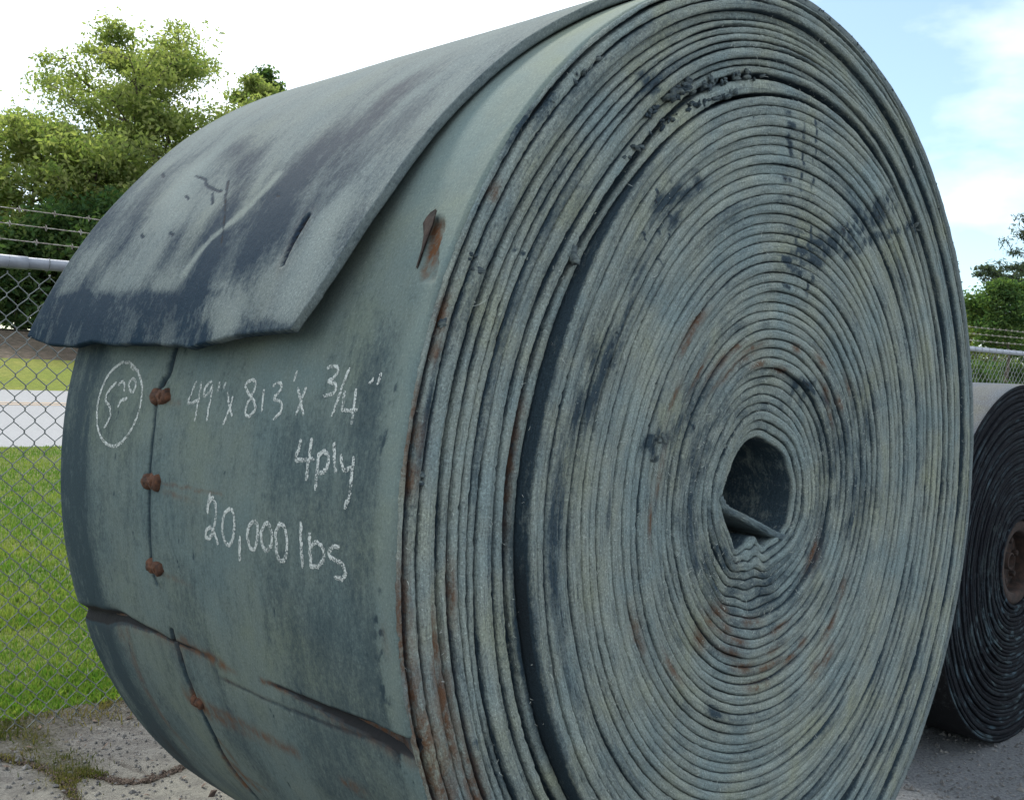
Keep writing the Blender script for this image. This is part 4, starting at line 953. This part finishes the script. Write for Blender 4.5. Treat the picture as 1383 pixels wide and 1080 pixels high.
for x in (-.62, 2.7, 6.0, 9.3):
    if x < FL0: x = FL0 + .1
    ps = MB(); ps.tube([(x, -.035, .0), (x, -.035, .8), (x, -.035, 1.72)], .024, 14); ps.build('post', M_GALV, fence)
    am = MB(); am.tube([(x, -.035, 1.70), (x, -.02, 1.74), (x, .20, 1.95)], [.026, .016, .012], 8); am.build('barb_arm', M_GALV, fence)
for bi, (dy, dz_) in enumerate([(.04, .085), (.10, .148), (.165, .212)]):
    bm_ = MB(); xs = np.arange(FL0, FL1, .02); pp = xs * 85
    for s_ in (0, np.pi):
        bm_.tube(np.stack([xs, dy + .0013 * np.cos(pp + s_), railz(xs) + dz_ - .012 * np.sin((xs + .6) / 3.3 * np.pi) ** 2 + .0013 * np.sin(pp + s_)], -1), .0010, 4)
    for x in np.arange(FL0 + .05 * bi, FL1, .125):
        zz_ = railz(x) + dz_ - .012 * np.sin((x + .6) / 3.3 * np.pi) ** 2
        for s_ in (-1, 1):
            bm_.tube([(x - .003, dy - .010, zz_ + s_ * .010), (x + .001, dy, zz_ + .0026 * s_), (x + .005, dy + .010, zz_ - s_ * .010)], .0014, 4)
        a_ = np.linspace(0, 4 * np.pi, 13); bm_.tube(np.stack([x + np.linspace(-.008, .008, 13), dy + .004 * np.cos(a_), zz_ + .004 * np.sin(a_)], -1), .0014, 4)
    bm_.build('barbed_wire', M_BARB, fence)

# ------------------------------------------------------------------ grass behind the fence, weeds along the yard's edge
def blades(name, n, tn, hr, wr, mat, seed, lean=.5, bright=None, zfun=gz):
    r = np.random.default_rng(seed); T_, N_ = tn(r, n); n = len(T_)
    P = FO + T_[:, None] * FD + N_[:, None] * FN; z = zfun(N_)
    h = r.uniform(*hr, n); wd = r.uniform(*wr, n); a = r.uniform(0, 2 * np.pi, n); la = r.uniform(0, 2 * np.pi, n); lm = h * lean * r.random(n)
    B0 = np.concatenate([P, z[:, None] - .004], -1); side = np.stack([np.cos(a), np.sin(a), 0 * a], -1) * wd[:, None]
    tip = B0 + np.stack([np.cos(la) * lm, np.sin(la) * lm, h], -1); mid = B0 * .5 + tip * .5 + np.stack([0 * h, 0 * h, h * .12], -1)
    V = np.stack([B0 - side, B0 + side, mid + side * .7, mid - side * .7, tip], 1).reshape(-1, 3)
    b = np.arange(n)[:, None] * 5
    c = np.clip(.45 + 1.0 * fbm(T_ * 2.2, N_ * 2.2, seed + 1) + .30 * r.normal(size=n), 0, 1)
    colr = np.repeat(np.stack([c, c, c, c * 0 + 1], -1), 5, 0)
    o = mk(name, V, [b + np.array([0, 1, 2, 3]), b + np.array([3, 2, 4])], mat, None, False, col=colr)
    return o
def near_grass(r, n):
    N_ = .13 + 1.5 * r.random(n) ** 1.2; T_ = r.uniform(-1.0, 1.6, n); k = N_ > .12 + .10 * np.abs(fbm(T_ * 4, N_ * 0, 131)); return T_[k], N_[k]
def clover(r, n):
    N_ = .11 + .55 * r.random(n) ** 1.6; T_ = r.uniform(-1.0, 1.6, n); k = fbm(T_ * 6, N_ * 6, 141) + .5 * r.random(n) > .2; return T_[k], N_[k]
g = blades('ground_cover', 9000, clover, (.008, .040), (.004, .009), M_GRASS, 129, 1.3); tag(g, 'broad-leaved green weeds growing through the foot of the fence', 'weeds', kind='stuff')
M_FLOWER = NT('pale_clover').done((0.50, 0.48, 0.42), 0.9)
def heads(r, n):
    N_ = .2 + 2.6 * r.random(n) ** 1.2; T_ = r.uniform(-1.0, 1.8, n); k = fbm(T_ * 3, N_ * 3, 143) + .5 * r.random(n) > .35; return T_[k], N_[k]
g = blades('clover_heads', 900, heads, (.018, .040), (.003, .006), M_FLOWER, 145, .4); tag(g, 'small pale clover heads and dry stalks scattered in the mown grass', 'clover', kind='stuff')
def far_grass(r, n):
    N_ = 1.3 + 7.1 * r.random(n) ** 1.15; T_ = r.uniform(-1.0, 1.0, n) * (1.1 + .30 * N_) + .28 * N_ + .3; return T_, N_
g = blades('grass', 46000, near_grass, (.010, .034), (.0016, .0032), M_GRASS, 121); tag(g, 'mown green grass close behind the chain-link fence', 'grass', kind='stuff')
g = blades('grass', 72000, far_grass, (.018, .045), (.003, .006), M_GRASS, 123); tag(g, 'green grass reaching from the fence side to the road', 'grass', kind='stuff')
def edge_weed(r, n):
    T_ = r.uniform(-1.2, 1.8, n); N_ = .10 - np.abs(r.normal(size=n)) * .10; k = fbm(T_ * 5, N_ * 5, 133) + .5 * r.random(n) > .15; return T_[k], N_[k]
g = blades('weeds', 5200, edge_weed, (.008, .045), (.0014, .003), M_STRAW, 125, 1.0, zfun=lambda n: n * 0 + .003); tag(g, 'straggly yellowing weeds along the edge of the concrete yard', 'weeds', kind='stuff')
WP = np.array(WEED); C1 = np.array(CR1); C2_ = np.array(CR2)
def crack_weed(r, n):
    out = []
    for L_, wd in ((WP, .07), (WP, .04), (WP, .03), (C1, .012), (C2_[:3], .014)):
        q = r.uniform(0, len(L_) - 1, n // 5); i = q.astype(int); f = (q - i)[:, None]
        p = L_[i] * (1 - f) + L_[np.minimum(i + 1, len(L_) - 1)] * f + r.normal(size=(n // 5, 2)) * wd; out.append(p)
    p = np.concatenate(out); k = fbm(p[:, 0] * 7, p[:, 1] * 7, 137) + .6 * r.random(len(p)) > .12
    return p[k, 0], p[k, 1]
g = blades('weeds', 3000, crack_weed, (.004, .022), (.0012, .0026), M_STRAW, 127, 1.2, zfun=lambda n: n * 0 + .002); tag(g, 'dry weeds and moss growing in the cracks of the concrete', 'weeds', kind='stuff')
# dead leaves, grit and twigs on the concrete
lit = MB(); r3 = np.random.default_rng(41)
for _ in range(900):
    big = r3.random() < .12
    T_ = r3.uniform(-1.4, 1.6); N_ = (.12 - abs(r3.normal()) * .16) if r3.random() < .7 else r3.uniform(-1.3, .1)
    p = FO + T_ * FD + N_ * FN; sz = r3.uniform(.004, .011) * (1.7 if big else .8); a_ = r3.uniform(0, 6.28)
    e1 = np.array([math.cos(a_), math.sin(a_), r3.normal() * .25]) * sz; e2v = np.array([-math.sin(a_), math.cos(a_), r3.normal() * .3]) * sz * .5
    c_ = np.array([p[0], p[1], .008]); lit.add(np.array([c_ - e1, c_ - e2v, c_ + e1, c_ + e2v, c_ + np.array([0, 0, sz * .35])]), None, np.array([[0, 1, 4], [1, 2, 4], [2, 3, 4], [3, 0, 4]]))
for q_ in range(1500):
    L_ = C1 if q_ % 3 == 0 else C2_
    f_ = r3.uniform(0, len(L_) - 1); i_ = int(f_); tn = L_[i_] * (1 - f_ + i_) + L_[min(i_ + 1, len(L_) - 1)] * (f_ - i_) + r3.normal(size=2) * .011
    p = FO + tn[0] * FD + tn[1] * FN; sz = r3.uniform(.003, .009); a_ = r3.uniform(0, 6.28)
    e1 = np.array([math.cos(a_), math.sin(a_), r3.normal() * .35]) * sz; e2v = np.array([-math.sin(a_), math.cos(a_), r3.normal() * .4]) * sz * .4
    c_ = np.array([p[0], p[1], r3.uniform(-.004, .006)]); lit.add(np.array([c_ - e1, c_ - e2v, c_ + e1, c_ + e2v, c_ + np.array([0, 0, sz * .5])]), None, np.array([[0, 1, 4], [1, 2, 4], [2, 3, 4], [3, 0, 4]]))
M_DEAD = metal_mat('dead_leaf', (0.060, 0.042, 0.034), (0.20, 0.15, 0.115), 9, .95, 0, .2)
lo = lit.build('leaf_litter', M_DEAD, None, False); tag(lo, 'dead leaves and grit scattered along the concrete edge', 'leaf litter', kind='stuff')
# grit on the shaded yard at the right
grt = MB()
for q_ in range(5200):
    x, y = (r3.uniform(1.0, 2.6), r3.uniform(2.9, 4.4)) if q_ % 2 else tuple(fpt(r3.uniform(-1.0, 1.7), .1 - 1.3 * r3.random() ** 1.3)); sz = r3.uniform(.003, .008) * (2.0 if r3.random() < .06 else 1)
    d = r3.uniform(.7, 1.3, (6, 1)) * np.array([[1, 0, 0], [-1, 0, 0], [0, 1, 0], [0, -1, 0], [0, 0, .7], [0, 0, -.3]]) * sz
    grt.add(d + np.array([x, y, .002]), None, np.array([[0, 2, 4], [2, 1, 4], [1, 3, 4], [3, 0, 4]]))
M_GRIT = metal_mat('grit', (0.07, 0.07, 0.07), (0.20, 0.195, 0.185), 11, .95, 0, .2)
go = grt.build('grit', M_GRIT, None, False); tag(go, 'loose grit scattered over the weathered yard around the rolls', 'grit', kind='stuff')

# ------------------------------------------------------------------ trees
def tree(name, label, base, H_, spread, lo, limbs, nleaf, lsize, mat, seed, shape='round', clump=.7, group='trees beyond the road', trunk_r=None, flat=.6, bare=0.0):
    r = np.random.default_rng(seed)
    root = empty(name, base); tag(root, label, 'tree', group)
    wood = MB(); tr = trunk_r or H_ * .017
    zz_ = np.linspace(0, .93, 9); wx = np.cumsum(r.normal(size=9)) * H_ * .010; wy = np.cumsum(r.normal(size=9)) * H_ * .010; wx -= wx[0]; wy -= wy[0]
    TP = np.stack([wx, wy, zz_ * H_ - .15], -1); wood.tube(TP, tr * (1.15 - zz_), 8)
    tips = []; tint = []
    for i in range(limbs):
        f = lo + (.95 - lo) * ((i + .5) / limbs) ** .9; st_ = np.array([np.interp(f, zz_, wx), np.interp(f, zz_, wy), f * H_ - .15]); az = i * 2.4 + r.normal() * .4
        u = (f - lo) / (.95 - lo)
        if shape == 'round': ln = spread * (0.18 + 1.0 * math.sin(math.pi * min(.22 + u * .74, 1))) * r.uniform(.7, 1.15); rise = .12 + .45 * u
        elif shape == 'pine': ln = spread * (1.05 - .72 * u) * r.uniform(.6, 1.1); rise = .05 + .25 * u
        elif shape == 'umbrella': ln = spread * (.55 + .55 * u) * r.uniform(.6, 1.1); rise = .25 + .35 * u
        else: ln = spread * r.uniform(.7, 1.1) * (1.1 - .5 * u); rise = .2 + .5 * u
        q = np.linspace(0, 1, 6); d = np.array([math.cos(az), math.sin(az), 0])
        LP = st_ + q[:, None] * d * ln + np.stack([0 * q, 0 * q, ln * (rise * q + (.10 if shape != 'pine' else .05) * q * q)], -1) + np.cumsum(r.normal(size=(6, 3)) * ln * .03, 0) * (q[:, None] > 0)
        wood.tube(LP, tr * .36 * (1.1 - q) + .006, 5)
        nsb = 5 if shape != 'pine' else 6
        for b in range(nsb):
            qb = r.uniform(.35, 1.0) if b else 1.0
            p0 = np.array([np.interp(qb, q, LP[:, k]) for k in range(3)]); a2 = az + r.normal() * .9; l2 = ln * r.uniform(.12, .38)
            p1 = p0 + l2 * np.array([math.cos(a2), math.sin(a2), .35 * r.normal() + .15])
            wood.tube([p0, p0 * .5 + p1 * .5 + np.array([0, 0, l2 * .06]), p1], [tr * .14 + .004, tr * .09 + .004, .004], 4)
            if r.random() >= bare: tips.append(p1); tint.append(r.normal())
            if r.random() >= bare: tips.append(p0 * .6 + p1 * .4); tint.append(r.normal())
    tips.append(TP[-1]); tint.append(0)
    tips = np.array(tips); tint = np.array(tint)
    zf = H_ / (tips[:, 2].max() + clump * flat * .55); tips[:, 2] *= zf
    wood.V = [v_ * np.array([1, 1, zf]) for v_ in wood.V]
    wood.build('trunk', M_BARK, root)
    ci_ = r.integers(0, len(tips), nleaf); cs = clump * np.exp(r.normal(size=len(tips)) * .25)
    dv = r.normal(size=(nleaf, 3)); dv /= np.linalg.norm(dv, axis=1)[:, None]; dv *= (r.random(nleaf) ** .45)[:, None]
    P = tips[ci_] + dv * cs[ci_][:, None] * np.array([1, 1, flat]); P[:, 2] = np.maximum(P[:, 2], .1)
    nrm = r.normal(size=(nleaf, 3)) + np.array([0, 0, .7]); nrm /= np.linalg.norm(nrm, axis=1)[:, None]
    e1 = np.cross(nrm, r.normal(size=(nleaf, 3))); e1 /= np.linalg.norm(e1, axis=1)[:, None]; e2v = np.cross(nrm, e1)
    sz = lsize * r.uniform(.5, 1.3, nleaf)[:, None]; k = .20 if shape == 'pine' else .45
    V = np.stack([P - e1 * sz, P - e2v * sz * k, P + e1 * sz, P + e2v * sz * k], 1).reshape(-1, 3)
    c = np.clip(.45 + .22 * tint[ci_] + .2 * r.normal(size=nleaf), 0, 1); colr = np.repeat(np.stack([c, c, c, c * 0 + 1], -1), 4, 0)
    mk('crown', V, np.arange(nleaf * 4).reshape(-1, 4), mat, root, False, col=colr)
    return root

def tbase(px, depth):
    P = at(px, 500, depth); n = (P[:2] - FO) @ FN; return np.array([P[0], P[1], gz(n)])
def theight(px, py, depth): return at(px, py, depth)[2] - tbase(px, depth)[2]

def T(name, label, px, top, depth, spread_px, **k):
    sp_ = spread_px * depth / CAM_F
    return tree(name, label, tbase(px, depth), theight(px, top, depth), sp_, **{'lo': .35, 'limbs': 20, 'nleaf': 16000, 'lsize': .12, 'mat': M_LEAF, **k})
T('oak_tree', 'tallest spreading yellow-green tree at left beyond the road', 206, 54, 34, 122, seed=301, lo=.38, limbs=30, nleaf=42000, clump=.74, flat=.5, lsize=.075)
T('oak_tree', 'low bushy light green tree at the left edge below the tallest one', 30, 158, 31, 85, seed=203, lo=.22, limbs=26, nleaf=22000, clump=.6, lsize=.09)
T('oak_tree', 'small round yellow-green crown just right of the tallest left tree', 306, 102, 37, 26, seed=205, lo=.5, limbs=16, nleaf=9000, clump=.42, lsize=.09)
T('oak_tree', 'dark pointed crown peeping over the draped belt', 358, 96, 42, 25, seed=207, lo=.5, limbs=16, nleaf=8000, clump=.42, mat=M_LEAFD, lsize=.10)
T('broadleaf_tree', 'light green tree filling the wood under the right half of the tallest tree', 235, 142, 32, 95, seed=209, lo=.15, limbs=26, nleaf=22000, clump=.65, mat=M_LEAF, lsize=.09)
T('broadleaf_tree', 'green tree low in the wood under the left half of the tallest tree', 112, 172, 30, 88, seed=211, lo=.10, limbs=26, nleaf=22000, clump=.65, mat=M_LEAF, lsize=.09)
T('broadleaf_tree', 'dark green tree low in the wood right behind the barbed wire', 150, 262, 29, 90, seed=213, lo=.08, limbs=24, nleaf=18000, clump=.65, mat=M_LEAFD, lsize=.09)
for i, (px, top, dep, sp_, lab) in enumerate([(20, 300, 28, 75, 'dark shrub at the left edge above the bank'), (95, 320, 28.5, 75, 'dark shrub on the bank behind the barbed wire'), (180, 300, 28, 80, 'dark shrub on the bank close to the belt'), ]):
    o = T('shrub', lab, px, top, dep, sp_, seed=221 + i, lo=.05, limbs=20, nleaf=11000, clump=.6, mat=M_LEAFD, lsize=.10, flat=.8, group='shrubs on the bank', trunk_r=.05)
    o['category'] = 'shrub'
# trees at the right
T('pine_tree', 'tall dark pine with layered tufts at the right edge', 1402, 268, 52, 62, seed=241, shape='pine', lo=.52, limbs=22, nleaf=9000, clump=.5, mat=M_PINE, lsize=.14, flat=.40)
T('pine_tree', 'thin sparse pale pine crown left of the dark pine', 1342, 352, 60, 40, seed=243, shape='umbrella', lo=.74, limbs=14, nleaf=3600, clump=.5, mat=M_PINE, lsize=.13, flat=.40, bare=.25)
T('broadleaf_tree', 'dense dark green tree on a bare trunk above the fence rail at right', 1354, 380, 46, 40, seed=245, lo=.50, limbs=22, nleaf=15000, clump=.6, mat=M_LEAFD, lsize=.09, flat=.5)
T('broadleaf_tree', 'yellow-green tree against the right edge of the huge roll', 1312, 404, 52, 26, seed=247, lo=.25, limbs=18, nleaf=10000, clump=.6, mat=M_LEAF, lsize=.09)
T('broadleaf_tree', 'bright backlit tree low behind the dense dark one at right', 1334, 428, 62, 50, seed=249, lo=.10, limbs=18, nleaf=10000, clump=.7, mat=M_LEAF, lsize=.11)
T('broadleaf_tree', 'dark tree at the right edge under the pine', 1402, 378, 50, 36, seed=251, lo=.2, limbs=20, nleaf=12000, clump=.6, mat=M_LEAFD, lsize=.09)
for i, (px, top, dep, sp_, lab) in enumerate([(1322, 486, 44, 24, 'dark blue-green shrub behind the fence wire beside the huge roll'), (1366, 490, 48, 20, 'small dark shrub behind the fence wire above the black roll')]):
    o = T('shrub', lab, px, top, dep, sp_, seed=261 + i, lo=.05, limbs=16, nleaf=5000, clump=.45, mat=M_LEAFD, lsize=.09, flat=.8, group='shrubs on the bank', trunk_r=.05)
    o['category'] = 'shrub'
# far wood behind everything, one mass
r4 = np.random.default_rng(77); n = 60000
tt_ = r4.uniform(-70, 110, n); nn_ = 48 + r4.random(n) * 14
top_ = 5.5 + 1.6 * vnoise(tt_ * .22 + 100, nn_ * .05, 79) + 1.1 * vnoise(tt_ * .6 + 100, nn_ * .2, 80)
zz_ = 2.3 + top_ * r4.random(n) ** .7
P = np.concatenate([FO + tt_[:, None] * FD + nn_[:, None] * FN, zz_[:, None]], -1)
nrm = r4.normal(size=(n, 3)); nrm /= np.linalg.norm(nrm, axis=1)[:, None]; e1 = np.cross(nrm, r4.normal(size=(n, 3))); e1 /= np.linalg.norm(e1, axis=1)[:, None]; e2v = np.cross(nrm, e1); sz = r4.uniform(.18, .36, n)[:, None]
V = np.stack([P - e1 * sz, P - e2v * sz * .5, P + e1 * sz, P + e2v * sz * .5], 1).reshape(-1, 3)
c = np.clip(.5 + .5 * vnoise(tt_ * .5 + 100, zz_ * .5, 82), 0, 1)
wo_ = mk('far_wood', V, np.arange(n * 4).reshape(-1, 4), M_LEAFD, None, False, col=np.repeat(np.stack([c, c, c, c * 0 + 1], -1), 4, 0))
tag(wo_, 'dark far-off wood closing the view behind the nearer trees', 'wood', kind='stuff')
